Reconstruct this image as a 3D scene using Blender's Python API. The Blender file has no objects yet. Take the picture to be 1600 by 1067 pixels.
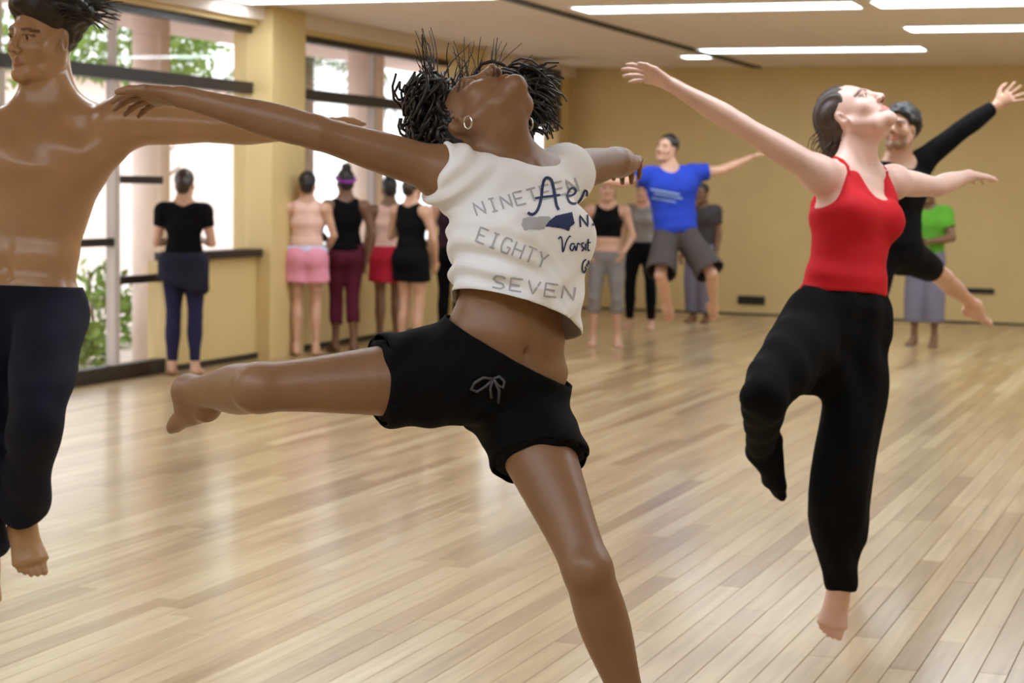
import bpy, bmesh, math, random
import numpy as np
from mathutils import Vector
from mathutils.bvhtree import BVHTree

scene = bpy.context.scene
COL = scene.collection
random.seed(7)
RNG = np.random.default_rng(7)

# ------------------------------------------------------------------ camera
F_PX, CX, CY = 3000.0, 800.0, 533.5
CAM_H, ROOM_H = 1.52, 3.05
YAW, PITCH, ROLL = math.radians(20.5), math.atan(239.5 / 3000.0), math.radians(0.89)
CAM = np.array([0.0, 0.0, CAM_H])
_fw = np.array([-math.sin(YAW) * math.cos(PITCH), math.cos(YAW) * math.cos(PITCH), -math.sin(PITCH)])
_r0 = np.array([math.cos(YAW), math.sin(YAW), 0.0])
_u0 = np.cross(_r0, _fw)
CR = math.cos(ROLL) * _r0 + math.sin(ROLL) * _u0      # camera right, up, forward
CU = math.cos(ROLL) * _u0 - math.sin(ROLL) * _r0
CF = _fw
cam_data = bpy.data.cameras.new('camera')
cam_data.sensor_fit = 'HORIZONTAL'
cam_data.sensor_width = 36.0
cam_data.lens = F_PX / 1600.0 * 36.0
cam_data.clip_start = 0.05
cam_data.dof.use_dof = True
cam_data.dof.focus_distance = 4.1
cam_data.dof.aperture_fstop = 5.6
cam = bpy.data.objects.new('camera', cam_data)
COL.objects.link(cam)
from mathutils import Matrix
cam.matrix_world = Matrix(((CR[0], CU[0], -CF[0], CAM[0]), (CR[1], CU[1], -CF[1], CAM[1]),
                           (CR[2], CU[2], -CF[2], CAM[2]), (0, 0, 0, 1)))
scene.camera = cam

# ------------------------------------------------------------------ sky and exposure
world = bpy.data.worlds.new('world'); scene.world = world
world.use_nodes = True
_bg = world.node_tree.nodes['Background']
_bg.inputs['Color'].default_value = (0.94, 0.95, 1.0, 1)
_bg.inputs['Strength'].default_value = 2.7
scene.view_settings.view_transform = 'Standard'
scene.view_settings.look = 'None'
scene.view_settings.gamma = 1.0
scene.view_settings.use_curve_mapping = False
scene.view_settings.exposure = 0.05
TUBE_STRENGTH = 11.5

def ray(x, y):
    d = CF + CR * ((x - CX) / F_PX) + CU * ((CY - y) / F_PX)
    return d
def PX(x, y, depth):
    """point seen at pixel x, y at this distance along the camera axis"""
    return CAM + ray(x, y) * depth
def on_floor(x, y, z=0.0):
    d = ray(x, y); t = (z - CAM[2]) / d[2]
    return CAM + d * t
def proj(p):
    q = np.asarray(p) - CAM
    z = q @ CF
    return CX + F_PX * (q @ CR) / z, CY - F_PX * (q @ CU) / z, z
def place(parent, x, y, length, sign):
    """point on the ray of a pixel at a bone's length from its parent joint (sign +1 away, -1 nearer)"""
    d = ray(x, y); L = np.linalg.norm(d); d = d / L
    o = CAM - parent
    b = o @ d; c = o @ o - length * length
    disc = b * b - c
    t = -b + sign * math.sqrt(disc) if disc > 0 else -b
    return CAM + d * t
def unit(v):
    v = np.asarray(v, float); return v / (np.linalg.norm(v) + 1e-12)

# ------------------------------------------------------------------ materials
def srgb(r, g, b):
    f = lambda c: (c / 255 / 12.92) if c / 255 <= 0.04045 else ((c / 255 + 0.055) / 1.055) ** 2.4
    return (f(r), f(g), f(b), 1.0)
MATS = {}
def mat(name, col, rough=0.6, spec=0.5, metal=0.0, noise=0.0, nscale=20.0, bump=0.0, bscale=60.0,
        emit=None, estr=0.0, stretch=None, coat=0.0, sheen=0.0, tint=False, sss=0.0):
    if name in MATS: return MATS[name]
    m = bpy.data.materials.new(name); m.use_nodes = True
    nt = m.node_tree; b = nt.nodes['Principled BSDF']
    b.inputs['Roughness'].default_value = rough
    b.inputs['Specular IOR Level'].default_value = spec
    b.inputs['Metallic'].default_value = metal
    b.inputs['Coat Weight'].default_value = coat
    if sheen: b.inputs['Sheen Weight'].default_value = sheen
    if sss:
        b.inputs['Subsurface Weight'].default_value = sss
        b.inputs['Subsurface Radius'].default_value = (0.012, 0.004, 0.002)
    tc = nt.nodes.new('ShaderNodeTexCoord')
    mp = nt.nodes.new('ShaderNodeMapping')
    nt.links.new(tc.outputs['Object'], mp.inputs['Vector'])
    if stretch: mp.inputs['Scale'].default_value = stretch
    out = None
    if noise:
        n = nt.nodes.new('ShaderNodeTexNoise'); n.inputs['Scale'].default_value = nscale
        n.inputs['Detail'].default_value = 4
        nt.links.new(mp.outputs['Vector'], n.inputs['Vector'])
        r = nt.nodes.new('ShaderNodeValToRGB')
        r.color_ramp.elements[0].position = 0.3; r.color_ramp.elements[1].position = 0.7
        r.color_ramp.elements[0].color = tuple(c * (1 - noise) for c in col[:3]) + (1,)
        r.color_ramp.elements[1].color = tuple(min(1, c * (1 + noise)) for c in col[:3]) + (1,)
        nt.links.new(n.outputs['Fac'], r.inputs['Fac']); out = r.outputs['Color']
    if tint:
        a = nt.nodes.new('ShaderNodeAttribute'); a.attribute_name = 'tint'
        mx = nt.nodes.new('ShaderNodeMix'); mx.data_type = 'RGBA'; mx.blend_type = 'MULTIPLY'
        mx.inputs[0].default_value = 1.0
        if out: nt.links.new(out, mx.inputs[6])
        else: mx.inputs[6].default_value = col
        nt.links.new(a.outputs['Color'], mx.inputs[7]); out = mx.outputs[2]
    if out: nt.links.new(out, b.inputs['Base Color'])
    else: b.inputs['Base Color'].default_value = col
    if bump:
        n2 = nt.nodes.new('ShaderNodeTexNoise'); n2.inputs['Scale'].default_value = bscale
        nt.links.new(mp.outputs['Vector'], n2.inputs['Vector'])
        bp = nt.nodes.new('ShaderNodeBump'); bp.inputs['Strength'].default_value = bump
        bp.inputs['Distance'].default_value = 0.01
        nt.links.new(n2.outputs['Fac'], bp.inputs['Height'])
        nt.links.new(bp.outputs['Normal'], b.inputs['Normal'])
    if emit:
        b.inputs['Emission Color'].default_value = emit
        b.inputs['Emission Strength'].default_value = estr
    MATS[name] = m
    return m
def glass_mat():
    if 'glass' in MATS: return MATS['glass']
    m = bpy.data.materials.new('window glass'); m.use_nodes = True
    nt = m.node_tree
    for n in list(nt.nodes): nt.nodes.remove(n)
    o = nt.nodes.new('ShaderNodeOutputMaterial'); mx = nt.nodes.new('ShaderNodeMixShader')
    t = nt.nodes.new('ShaderNodeBsdfTransparent'); t.inputs['Color'].default_value = (0.95, 0.96, 0.95, 1)
    g = nt.nodes.new('ShaderNodeBsdfGlossy'); g.inputs['Roughness'].default_value = 0.02
    mx.inputs[0].default_value = 0.06
    nt.links.new(t.outputs[0], mx.inputs[1]); nt.links.new(g.outputs[0], mx.inputs[2])
    nt.links.new(mx.outputs[0], o.inputs['Surface'])
    MATS['glass'] = m
    return m

# ------------------------------------------------------------------ object helpers
def link(name, me, material=None, parent=None, smooth=False):
    o = bpy.data.objects.new(name, me); COL.objects.link(o)
    if material and not me.materials: me.materials.append(material)
    if parent is not None:
        o.parent = parent
        o.matrix_parent_inverse = parent.matrix_world.inverted() if not isinstance(parent, bpy.types.Object) else Matrix.Translation(-Vector(parent.get('_w', parent.location)))
    if smooth and len(me.polygons):
        me.polygons.foreach_set('use_smooth', [True] * len(me.polygons))
    return o
def tag(o, label=None, cat=None, group=None, kind=None):
    if label: o['label'] = label
    if cat: o['category'] = cat
    if group: o['group'] = group
    if kind: o['kind'] = kind
    return o
def empty(name, loc):
    o = bpy.data.objects.new(name, None); COL.objects.link(o)
    o.location = Vector(loc); o.empty_display_size = 0.1
    return o
def mesh(name, v, f, material=None, parent=None, smooth=False):
    me = bpy.data.meshes.new(name); me.from_pydata([tuple(p) for p in v], [], [tuple(q) for q in f]); me.update()
    return link(name, me, material, parent, smooth)
class MB:
    """collects boxes, tubes and lofts into one mesh"""
    def __init__(s): s.v = []; s.f = []
    def box(s, lo, hi):
        n = len(s.v); (x0, y0, z0), (x1, y1, z1) = lo, hi
        s.v += [(x0,y0,z0),(x1,y0,z0),(x1,y1,z0),(x0,y1,z0),(x0,y0,z1),(x1,y0,z1),(x1,y1,z1),(x0,y1,z1)]
        s.f += [tuple(n+i for i in q) for q in ((0,3,2,1),(4,5,6,7),(0,1,5,4),(1,2,6,5),(2,3,7,6),(3,0,4,7))]
        return s
    def tube(s, pts, radii, seg=8, cap=True, flat=None):
        pts = [np.asarray(p, float) for p in pts]; n0 = len(s.v); N = len(pts)
        if np.isscalar(radii): radii = [radii] * N
        up = np.array([0.0, 0.0, 1.0]); prev = None
        for i, p in enumerate(pts):
            t = unit(pts[min(i+1, N-1)] - pts[max(i-1, 0)])
            if prev is None:
                a = up if abs(t @ up) < 0.9 else np.array([1.0, 0, 0])
                e1 = unit(np.cross(t, a))
            else: e1 = unit(prev - t * (prev @ t))
            e2 = np.cross(t, e1); prev = e1
            for k in range(seg):
                a = 2 * math.pi * k / seg
                s.v.append(tuple(p + radii[i] * (math.cos(a) * e1 + math.sin(a) * e2)))
        for i in range(N - 1):
            for k in range(seg):
                a, b = n0 + i*seg + k, n0 + i*seg + (k+1) % seg
                s.f.append((a, b, b + seg, a + seg))
        if cap:
            s.f.append(tuple(n0 + k for k in range(seg))[::-1]); s.f.append(tuple(n0 + (N-1)*seg + k for k in range(seg)))
        return s
    def build(s, name, material, parent=None, smooth=False):
        return mesh(name, s.v, s.f, material, parent, smooth)
def bevel(o, w=0.004, seg=2):
    m = o.modifiers.new('bevel', 'BEVEL'); m.width = w; m.segments = seg; m.limit_method = 'ANGLE'
    return o
# ------------------------------------------------------------------ implicit surfaces for people and cloth
class Field:
    """smooth union of tapered limbs and ellipsoids, turned into one continuous mesh"""
    def __init__(s): s.p = []
    def cone(s, a, b, ra, rb, k=0.02, tag='', sub=False, clip=None):
        s.p.append(dict(t='c', a=np.asarray(a, float), b=np.asarray(b, float), ra=ra, rb=rb, k=k, tag=tag, sub=sub, clip=clip)); return s
    def econe(s, a, b, side, ra, rb, k=0.03, tag='', sub=False, clip=None):
        a = np.asarray(a, float); b = np.asarray(b, float); ax = unit(b - a)
        sd = unit(side - ax * (np.asarray(side) @ ax)); fr = np.cross(ax, sd)
        s.p.append(dict(t='e', a=a, b=b, ra=ra, rb=rb, ax=ax, sd=sd, fr=fr, k=k, tag=tag, sub=sub, clip=clip)); return s
    def ell(s, c, r, axes=None, k=0.02, tag='', sub=False, clip=None):
        if np.isscalar(r): r = (r, r, r)
        axes = np.eye(3) if axes is None else np.array([unit(a) for a in axes])
        s.p.append(dict(t='l', c=np.asarray(c, float), r=np.asarray(r, float), ax3=axes, k=k, tag=tag, sub=sub, clip=clip)); return s
    def limb(s, pts, radii, k=0.02, tag='', clip=None):
        """tapered limb through several points, with a smooth profile"""
        pts = [np.asarray(p, float) for p in pts]
        t = np.linspace(0, 1, len(radii)); cum = np.r_[0, np.cumsum([np.linalg.norm(b - a) for a, b in zip(pts[:-1], pts[1:])])]; cum /= cum[-1]
        m = 14; u = np.linspace(0, 1, m); P = np.stack([np.interp(u, cum, [p[i] for p in pts]) for i in range(3)], 1)
        for _ in range(2): P[1:-1] = .25 * P[:-2] + .5 * P[1:-1] + .25 * P[2:]
        R = np.interp(u, t, radii)
        for _ in range(2): R[1:-1] = .25 * R[:-2] + .5 * R[1:-1] + .25 * R[2:]
        s.p.append(dict(t='p', P=P, R=R, a=P.min(0), b=P.max(0), ra=max(radii), rb=max(radii), k=k, tag=tag, sub=False, clip=clip)); return s
    def pick(s, tags, clips=None):
        """a copy holding the limbs of a garment; clips maps a tag to (point, outward normal)"""
        g = Field()
        for p in s.p:
            if p['tag'] in tags:
                q = dict(p); q['clip'] = (clips or {}).get(p['tag']); g.p.append(q)
        return g
    @staticmethod
    def bounds(p):
        if p['t'] == 'l':
            r = max(p['r']); return p['c'] - r, p['c'] + r
        r = max(np.max(p['ra']), np.max(p['rb']))
        return np.minimum(p['a'], p['b']) - r, np.maximum(p['a'], p['b']) + r
    @staticmethod
    def dist(p, X, Y, Z):
        if p['t'] == 'l':
            d = 0
            for i in range(3):
                a = p['ax3'][i]; c = p['c']
                q = ((X - c[0]) * a[0] + (Y - c[1]) * a[1] + (Z - c[2]) * a[2]) / p['r'][i]
                d = d + q * q
            return (np.sqrt(d) - 1) * min(p['r'])
        if p['t'] == 'p':
            out = None
            for i in range(len(p['P']) - 1):
                d = Field.dist(dict(t='c', a=p['P'][i], b=p['P'][i+1], ra=p['R'][i], rb=p['R'][i+1]), X, Y, Z)
                out = d if out is None else np.minimum(out, d)
            return out
        a, b = p['a'], p['b']; ba = b - a; L2 = max(ba @ ba, 1e-9)
        dx, dy, dz = X - a[0], Y - a[1], Z - a[2]
        t = np.clip((dx * ba[0] + dy * ba[1] + dz * ba[2]) / L2, 0, 1)
        if p['t'] == 'c':
            qx, qy, qz = dx - t * ba[0], dy - t * ba[1], dz - t * ba[2]
            return np.sqrt(qx * qx + qy * qy + qz * qz) - (p['ra'] + (p['rb'] - p['ra']) * t)
        qx, qy, qz = dx - t * ba[0], dy - t * ba[1], dz - t * ba[2]
        rx = p['ra'][0] + (p['rb'][0] - p['ra'][0]) * t; ry = p['ra'][1] + (p['rb'][1] - p['ra'][1]) * t
        sd, fr, ax = p['sd'], p['fr'], p['ax']
        qs = (qx * sd[0] + qy * sd[1] + qz * sd[2]) / rx
        qf = (qx * fr[0] + qy * fr[1] + qz * fr[2]) / ry
        qa = (qx * ax[0] + qy * ax[1] + qz * ax[2]) / (0.6 * ry)
        return (np.sqrt(qs * qs + qf * qf + qa * qa) - 1) * np.minimum(rx, ry)
    def grid(s, vox, off=0.0, box=None, planes=()):
        lo = np.min([s.bounds(p)[0] for p in s.p if not p['sub']], axis=0) - off - 3 * vox
        hi = np.max([s.bounds(p)[1] for p in s.p if not p['sub']], axis=0) + off + 3 * vox
        if box is not None:
            lo = np.maximum(lo, box[0]); hi = np.minimum(hi, box[1])
        lo = np.floor(lo / vox) * vox
        n = np.maximum(np.ceil((hi - lo) / vox).astype(int) + 1, 2)
        f = np.full(n, 0.2, np.float32)
        for p in s.p:
            k = p['k']; a, b = s.bounds(p); m = off + k + 3 * vox + 0.012
            i0 = np.maximum(np.floor((a - m - lo) / vox).astype(int), 0)
            i1 = np.minimum(np.ceil((b + m - lo) / vox).astype(int) + 1, n)
            if np.any(i1 <= i0): continue
            X = (lo[0] + vox * np.arange(i0[0], i1[0]))[:, None, None].astype(np.float32)
            Y = (lo[1] + vox * np.arange(i0[1], i1[1]))[None, :, None].astype(np.float32)
            Z = (lo[2] + vox * np.arange(i0[2], i1[2]))[None, None, :].astype(np.float32)
            d = s.dist(p, X, Y, Z)
            sl = tuple(slice(i0[i], i1[i]) for i in range(3)); g = f[sl]
            if p['sub']:
                d = -d
                h = np.maximum(k - np.abs(g - d), 0) / max(k, 1e-6)
                f[sl] = np.maximum(g, d) + h * h * k * 0.25
            else:
                d = d - off
                if p['clip'] is not None:
                    for pt, nn in ([p['clip']] if not isinstance(p['clip'], list) else p['clip']):
                        d = np.maximum(d, (X - pt[0]) * nn[0] + (Y - pt[1]) * nn[1] + (Z - pt[2]) * nn[2])
                h = np.maximum(k - np.abs(g - d), 0) / max(k, 1e-6)
                f[sl] = np.minimum(g, d) - h * h * k * 0.25
        if planes:
            X = (lo[0] + vox * np.arange(n[0]))[:, None, None]; Y = (lo[1] + vox * np.arange(n[1]))[None, :, None]
            Z = (lo[2] + vox * np.arange(n[2]))[None, None, :]
            for pt, nn in planes:
                f = np.maximum(f, ((X - pt[0]) * nn[0] + (Y - pt[1]) * nn[1] + (Z - pt[2]) * nn[2]).astype(np.float32))
        return f, lo, vox
def surface(f, lo, h):
    """naive surface nets"""
    s = f < 0
    n = np.array(f.shape)
    cnt = np.zeros(n - 1, np.int8)
    for i in (0, 1):
        for j in (0, 1):
            for k in (0, 1):
                cnt += s[i:n[0]-1+i, j:n[1]-1+j, k:n[2]-1+k]
    act = (cnt > 0) & (cnt < 8)
    ci = np.argwhere(act)
    if not len(ci): return np.zeros((0, 3)), np.zeros((0, 4), int)
    idm = np.full(n - 1, -1, np.int32); idm[act] = np.arange(len(ci))
    cor = np.array([[i, j, k] for i in (0, 1) for j in (0, 1) for k in (0, 1)])
    fv = np.stack([f[ci[:, 0]+c[0], ci[:, 1]+c[1], ci[:, 2]+c[2]] for c in cor], 1)
    acc = np.zeros((len(ci), 3)); num = np.zeros(len(ci))
    for a in range(8):
        for b in range(a + 1, 8):
            if np.abs(cor[a] - cor[b]).sum() != 1: continue
            fa, fb = fv[:, a], fv[:, b]; m = (fa < 0) != (fb < 0)
            t = np.where(m, fa / np.where(m, fa - fb, 1), 0)
            acc += m[:, None] * (cor[a] + t[:, None] * (cor[b] - cor[a])); num += m
    V = lo + h * (ci + acc / num[:, None])
    Q = []
    for ax in range(3):
        u, w = (ax + 1) % 3, (ax + 2) % 3
        sa = [slice(None)] * 3; sb = [slice(None)] * 3
        sa[ax] = slice(0, -1); sb[ax] = slice(1, None)
        e0 = s[tuple(sa)]; e1 = s[tuple(sb)]
        e = np.argwhere(e0 != e1)
        ok = (e[:, u] > 0) & (e[:, w] > 0) & (e[:, u] < n[u]-1) & (e[:, w] < n[w]-1)
        e = e[ok]
        if not len(e): continue
        ins = s[e[:, 0], e[:, 1], e[:, 2]]
        def cid(du, dw):
            c = e.copy(); c[:, u] += du; c[:, w] += dw
            return idm[c[:, 0], c[:, 1], c[:, 2]]
        q = np.stack([cid(-1, -1), cid(0, -1), cid(0, 0), cid(-1, 0)], 1)
        q[~ins] = q[~ins][:, ::-1]
        Q.append(q)
    return V, np.concatenate(Q) if Q else np.zeros((0, 4), int)
def relax(V, Q, it=1, lam=0.5):
    if not len(Q): return V
    for _ in range(it):
        acc = np.zeros_like(V); num = np.zeros(len(V))
        for a in range(4):
            i, j = Q[:, a], Q[:, (a + 1) % 4]
            np.add.at(acc, i, V[j]); np.add.at(num, i, 1)
            np.add.at(acc, j, V[i]); np.add.at(num, j, 1)
        m = num > 0
        V = V.copy(); V[m] += lam * (acc[m] / num[m][:, None] - V[m])
    return V
def vnormals(V, Q):
    N = np.zeros_like(V)
    fn = np.cross(V[Q[:, 2]] - V[Q[:, 0]], V[Q[:, 3]] - V[Q[:, 1]])
    for a in range(4): np.add.at(N, Q[:, a], fn)
    return N / (np.linalg.norm(N, axis=1)[:, None] + 1e-12)
def to_mesh(name, V, Q, material, parent=None, tint=None, smooth=True):
    used = np.unique(Q); mp = np.full(len(V), -1); mp[used] = np.arange(len(used))
    V = V[used]; Q = mp[Q]
    me = bpy.data.meshes.new(name)
    me.vertices.add(len(V)); me.vertices.foreach_set('co', V.astype(np.float32).ravel())
    me.loops.add(len(Q) * 4); me.loops.foreach_set('vertex_index', Q.astype(np.int32).ravel())
    me.polygons.add(len(Q)); me.polygons.foreach_set('loop_start', np.arange(0, len(Q) * 4, 4, dtype=np.int32))
    me.update(calc_edges=True); me.validate()
    if tint is not None:
        at = me.color_attributes.new('tint', 'FLOAT_COLOR', 'POINT')
        t = np.ones((len(V), 4), np.float32); t[:, :3] = tint[used]
        at.data.foreach_set('color', t.ravel())
    return link(name, me, material, parent, smooth)
def wav(P, sc, seed):
    r = np.random.default_rng(seed); o = np.zeros(len(P))
    for i in range(6):
        d = r.normal(size=3); d /= np.linalg.norm(d)
        o += np.sin((P @ d) * sc * r.uniform(0.6, 1.8) + r.uniform(0, 6.28))
    return o / 6
def garment(name, fld, vox, material, parent, off=0.01, planes=(), holes=(), wrinkle=0.0, wscale=60.0, seed=1,
            folds=None, thick=0.003, it=2):
    """cloth around the picked limbs; open where a plane or a limb clip cuts it"""
    f, lo, h = fld.grid(vox, off, planes=planes)
    V, Q = surface(f, lo, h)
    cuts = [(np.asarray(a), unit(b), 9.0) for a, b in planes]
    for p in fld.p:
        if p['clip'] is not None:
            for c in ([p['clip']] if not isinstance(p['clip'], list) else p['clip']):
                cuts.append((np.asarray(c[0]), unit(c[1]), 0.25))
    C = V[Q].mean(1); fn = np.cross(V[Q[:, 2]] - V[Q[:, 0]], V[Q[:, 3]] - V[Q[:, 1]])
    fn /= np.linalg.norm(fn, axis=1)[:, None] + 1e-12
    kill = np.zeros(len(Q), bool)
    for pt, nn, rad in cuts:
        kill |= (np.abs((C - pt) @ nn) < 0.8 * vox) & (fn @ nn > 0.75) & (np.linalg.norm(C - pt, axis=1) < rad)
    for fun in holes: kill |= fun(C)
    Q = Q[~kill]
    V = relax(V, Q, it, 0.4)
    E = np.concatenate([np.stack([Q[:, a], Q[:, (a + 1) % 4]], 1) for a in range(4)]); E.sort(axis=1)
    ue, cn = np.unique(E, axis=0, return_counts=True); be = ue[cn == 1]
    if len(be):
        for _ in range(10):
            acc = np.zeros_like(V); num = np.zeros(len(V))
            np.add.at(acc, be[:, 0], V[be[:, 1]]); np.add.at(num, be[:, 0], 1); np.add.at(acc, be[:, 1], V[be[:, 0]]); np.add.at(num, be[:, 1], 1)
            m = num == 2; V[m] += .5 * (acc[m] / 2 - V[m])
            for pt, nn, rad in cuts:
                dd = (V - pt) @ nn; mm = (num > 0) & (np.abs(dd) < 2.2 * vox) & (np.linalg.norm(V - pt, axis=1) < rad + .05)
                V[mm] -= dd[mm][:, None] * nn
        V0 = V; V = relax(V, Q, 1, .4); bm_ = np.unique(be); V[bm_] = V0[bm_]
    N = vnormals(V, Q)
    if wrinkle: V = V + N * (wrinkle * wav(V, wscale, seed))[:, None]
    if folds is not None: V = V + N * folds(V)[:, None]
    o = to_mesh(name, V, Q, material, parent)
    if thick:
        m = o.modifiers.new('thickness', 'SOLIDIFY'); m.thickness = thick; m.offset = -1
    return o

# ------------------------------------------------------------------ anatomy
def head_prims(F, c, f, u, s=1.0, male=False, mouth=0.0, long=1.0):
    f = unit(f); u = unit(u - f * (u @ f)); r = np.cross(f, u)       # r = the person's right
    P = lambda x, y, z: c + s * (r * x + f * y + u * z)
    A = (r, f, u); w = 1.06 if male else 1.0
    F.ell(P(0, -.015, .035), np.array((.073, .094, .086)) * s, A, .02, 'head')
    F.ell(P(0, .026, -.03), np.array((.058 * w, .064, .086)) * s, A, .03, 'head')
    for x in (-1, 1):
        F.cone(P(x * .052 * w, .0, -.045), P(x * .036 * w, .035, -.085), .018 * s, .017 * s, .025 * s, 'head')
        F.cone(P(x * .036 * w, .035, -.085), P(0, .073, -.1), .017 * s, .016 * s, .02 * s, 'head')
        F.ell(P(x * .04, .055, -.028), .021 * s, None, .025 * s, 'head')
    F.ell(P(0, .074, -.1), np.array((.019 * w, .015, .016)) * s, A, .018 * s, 'head')
    F.cone(P(-.032, .078, .02), P(.032, .078, .02), .011 * s, .011 * s, .018 * s, 'head')
    for x in (-1, 1):
        F.ell(P(x * .031, .092, 0), np.array((.017, .012, .0105)) * s, A, .012 * s, 'head', sub=True)
        F.ell(P(x * .031, .0735, 0), np.array((.0145, .0125, .0115)) * s, A, .003 * s, 'head')
        F.cone(P(x * .031 - .013, .0815, .005), P(x * .031 + .013, .0815, .005), .0042 * s, .0042 * s, .003 * s, 'head')
    F.cone(P(0, .086, .012), P(0, .108, -.03), .0075 * s, .0105 * s, .012 * s, 'head')
    for x in (-1, 1):
        F.ell(P(x * .0125, .1, -.036), np.array((.0085, .011, .008)) * s, A, .006 * s, 'head')
    for x in (-1, 1):
        F.ell(P(x * .0068, .104, -.0445), np.array((.0036, .0065, .0045)) * s, A, .002 * s, 'head', sub=True)
    for z, rr in ((-.0615, .0062), (-.0735, .0075)):
        z2 = z + (mouth * .5 if z > -.07 else -mouth * .5)
        F.cone(P(-.021, .078, -.067), P(0, .0885, z2), .004 * s, rr * s, .006 * s, 'head')
        F.cone(P(.021, .078, -.067), P(0, .0885, z2), .004 * s, rr * s, .006 * s, 'head')
    F.cone(P(-.02, .092, -.0672), P(.02, .092, -.0672), .0016 * s, .0016 * s, .003 * s, 'head', sub=True)
    for x in (-1, 1):
        e = unit(r * x * .9 - f * .45)
        F.ell(P(x * .0745, -.012, -.008), np.array((.0085, .019, .031)) * s, (e, f + u * .2 - e * ((f + u * .2) @ e), u), .006 * s, 'head')
        F.ell(P(x * .082, -.006, -.004), np.array((.007, .0105, .017)) * s, (e, f, u), .004 * s, 'head', sub=True)
    return P, r, f, u
def head_tint(V, P, r, f, u, c, s, T, brow=(.25, .2, .2), lip=(.85, .5, .5), beard=0):
    q = (V - c) / s
    x, y, z = q @ r, q @ f, q @ u
    near = (np.abs(x) < .09) & (y > .045) & (np.abs(z) < .12)
    e = ((np.abs(np.abs(x) - .031) / .0135) ** 2 + (z / .0065) ** 2 < 1) & near & (y > .07)
    T[e] = (1.25, 1.3, 1.4)
    i = ((np.abs(np.abs(x) - .031)) ** 2 + z ** 2 < .0055 ** 2) & near & (y > .07); T[i] = (.08, .06, .05)
    ln = (np.abs(np.abs(x) - .031) < .017) & (np.abs(z - .0075) < .0022) & near; T[ln] = (.3, .25, .25)
    b = (np.abs(np.abs(x) - .032) < .02) & (np.abs(z - .024 + (np.abs(np.abs(x) - .032)) * .25) < .0045) & near; T[b] = brow
    l = ((x / .024) ** 2 + ((z + .0675) / .0135) ** 2 < 1) & near & (y > .068); T[l] = lip
    nn = ((np.abs(np.abs(x) - .0068) < .0042) & (np.abs(z + .043) < .005) & (y > .09) & (y < .112)); T[nn] = (.25, .15, .15)
    if beard:
        g = near & (z < -.05) & ~l & (y > .03); T[g] *= 1 - beard
    return T
def hand_prims(F, w, d, n, lat, s=1.0, curl=0.25, spread=0.12, tag='hand', up=False):
    """w wrist, d along the hand, n out of the back of the hand, lat towards the thumb"""
    d = unit(d); n = unit(n - d * (n @ d)); l = unit(np.cross(d, n)); l = l if l @ lat > 0 else -l
    F.econe(w + d * .012 * s, w + d * .082 * s, l, (.026 * s, .0175 * s), (.037 * s, .0125 * s), .014 * s, tag)
    tips = []
    for i, (o, L, r) in enumerate(((.029, .071, .0082), (.010, .08, .0085), (-.010, .074, .0082), (-.028, .059, .0072))):
        b = w + d * (.083 - abs(o) * .12) * s + l * o * s
        dd = unit(d + l * (o / .03) * spread)
        ang = curl * (.5 + .12 * i); p = b
        for j, (fr, rr) in enumerate(((.45, 1.0), (.31, .9), (.24, .8))):
            ang2 = ang + curl * .75 * j
            q = p + (dd * math.cos(ang2) - n * math.sin(ang2)) * L * fr * s
            F.cone(p, q, r * rr * s, r * (rr - .1) * s, .005 * s if j else .008 * s, tag); p = q
        tips.append(p)
    b = w + d * .03 * s + l * .024 * s
    t1 = b + unit(d * .62 + l * .75 - n * .15) * .042 * s
    t2 = t1 + unit(d * .85 + l * .42 - n * .2) * .03 * s
    t3 = t2 + unit(d * .95 + l * .15 - n * .25) * .024 * s
    F.cone(b, t1, .0135 * s, .0105 * s, .012 * s, tag); F.cone(t1, t2, .0098 * s, .009 * s, .005 * s, tag); F.cone(t2, t3, .009 * s, .0068 * s, .004 * s, tag)
    return tips
def foot_prims(F, a, t, n, s=1.0, tag='foot'):
    """a ankle, t direction to the toes, n up out of the instep"""
    t = unit(t); n = unit(n - t * (n @ t)); l = np.cross(t, n)
    F.ell(a - t * .035 * s - n * .045 * s, np.array((.034, .028, .028)) * s, (t, l, n), .03 * s, tag)
    F.cone(a, a + t * .035 * s - n * .028 * s, .034 * s, .033 * s, .03 * s, tag)
    ball = a + t * .125 * s - n * .055 * s
    F.econe(a + t * .03 * s - n * .03 * s, ball, l, (.03 * s, .032 * s), (.042 * s, .018 * s), .03 * s, tag)
    F.econe(a - t * .03 * s - n * .055 * s, ball, l, (.028 * s, .018 * s), (.038 * s, .016 * s), .02 * s, tag)
    for i, (o, L, r) in enumerate(((-.030, .042, .0125), (-.011, .04, .009), (.006, .036, .0085), (.021, .031, .008), (.034, .025, .0078))):
        b = ball + l * o * s - n * .003 * s - t * abs(o) * .25 * s
        F.cone(b, b + t * L * s - n * .006 * s, r * s * 1.08, r * s * .85, .006 * s, tag)
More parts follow.
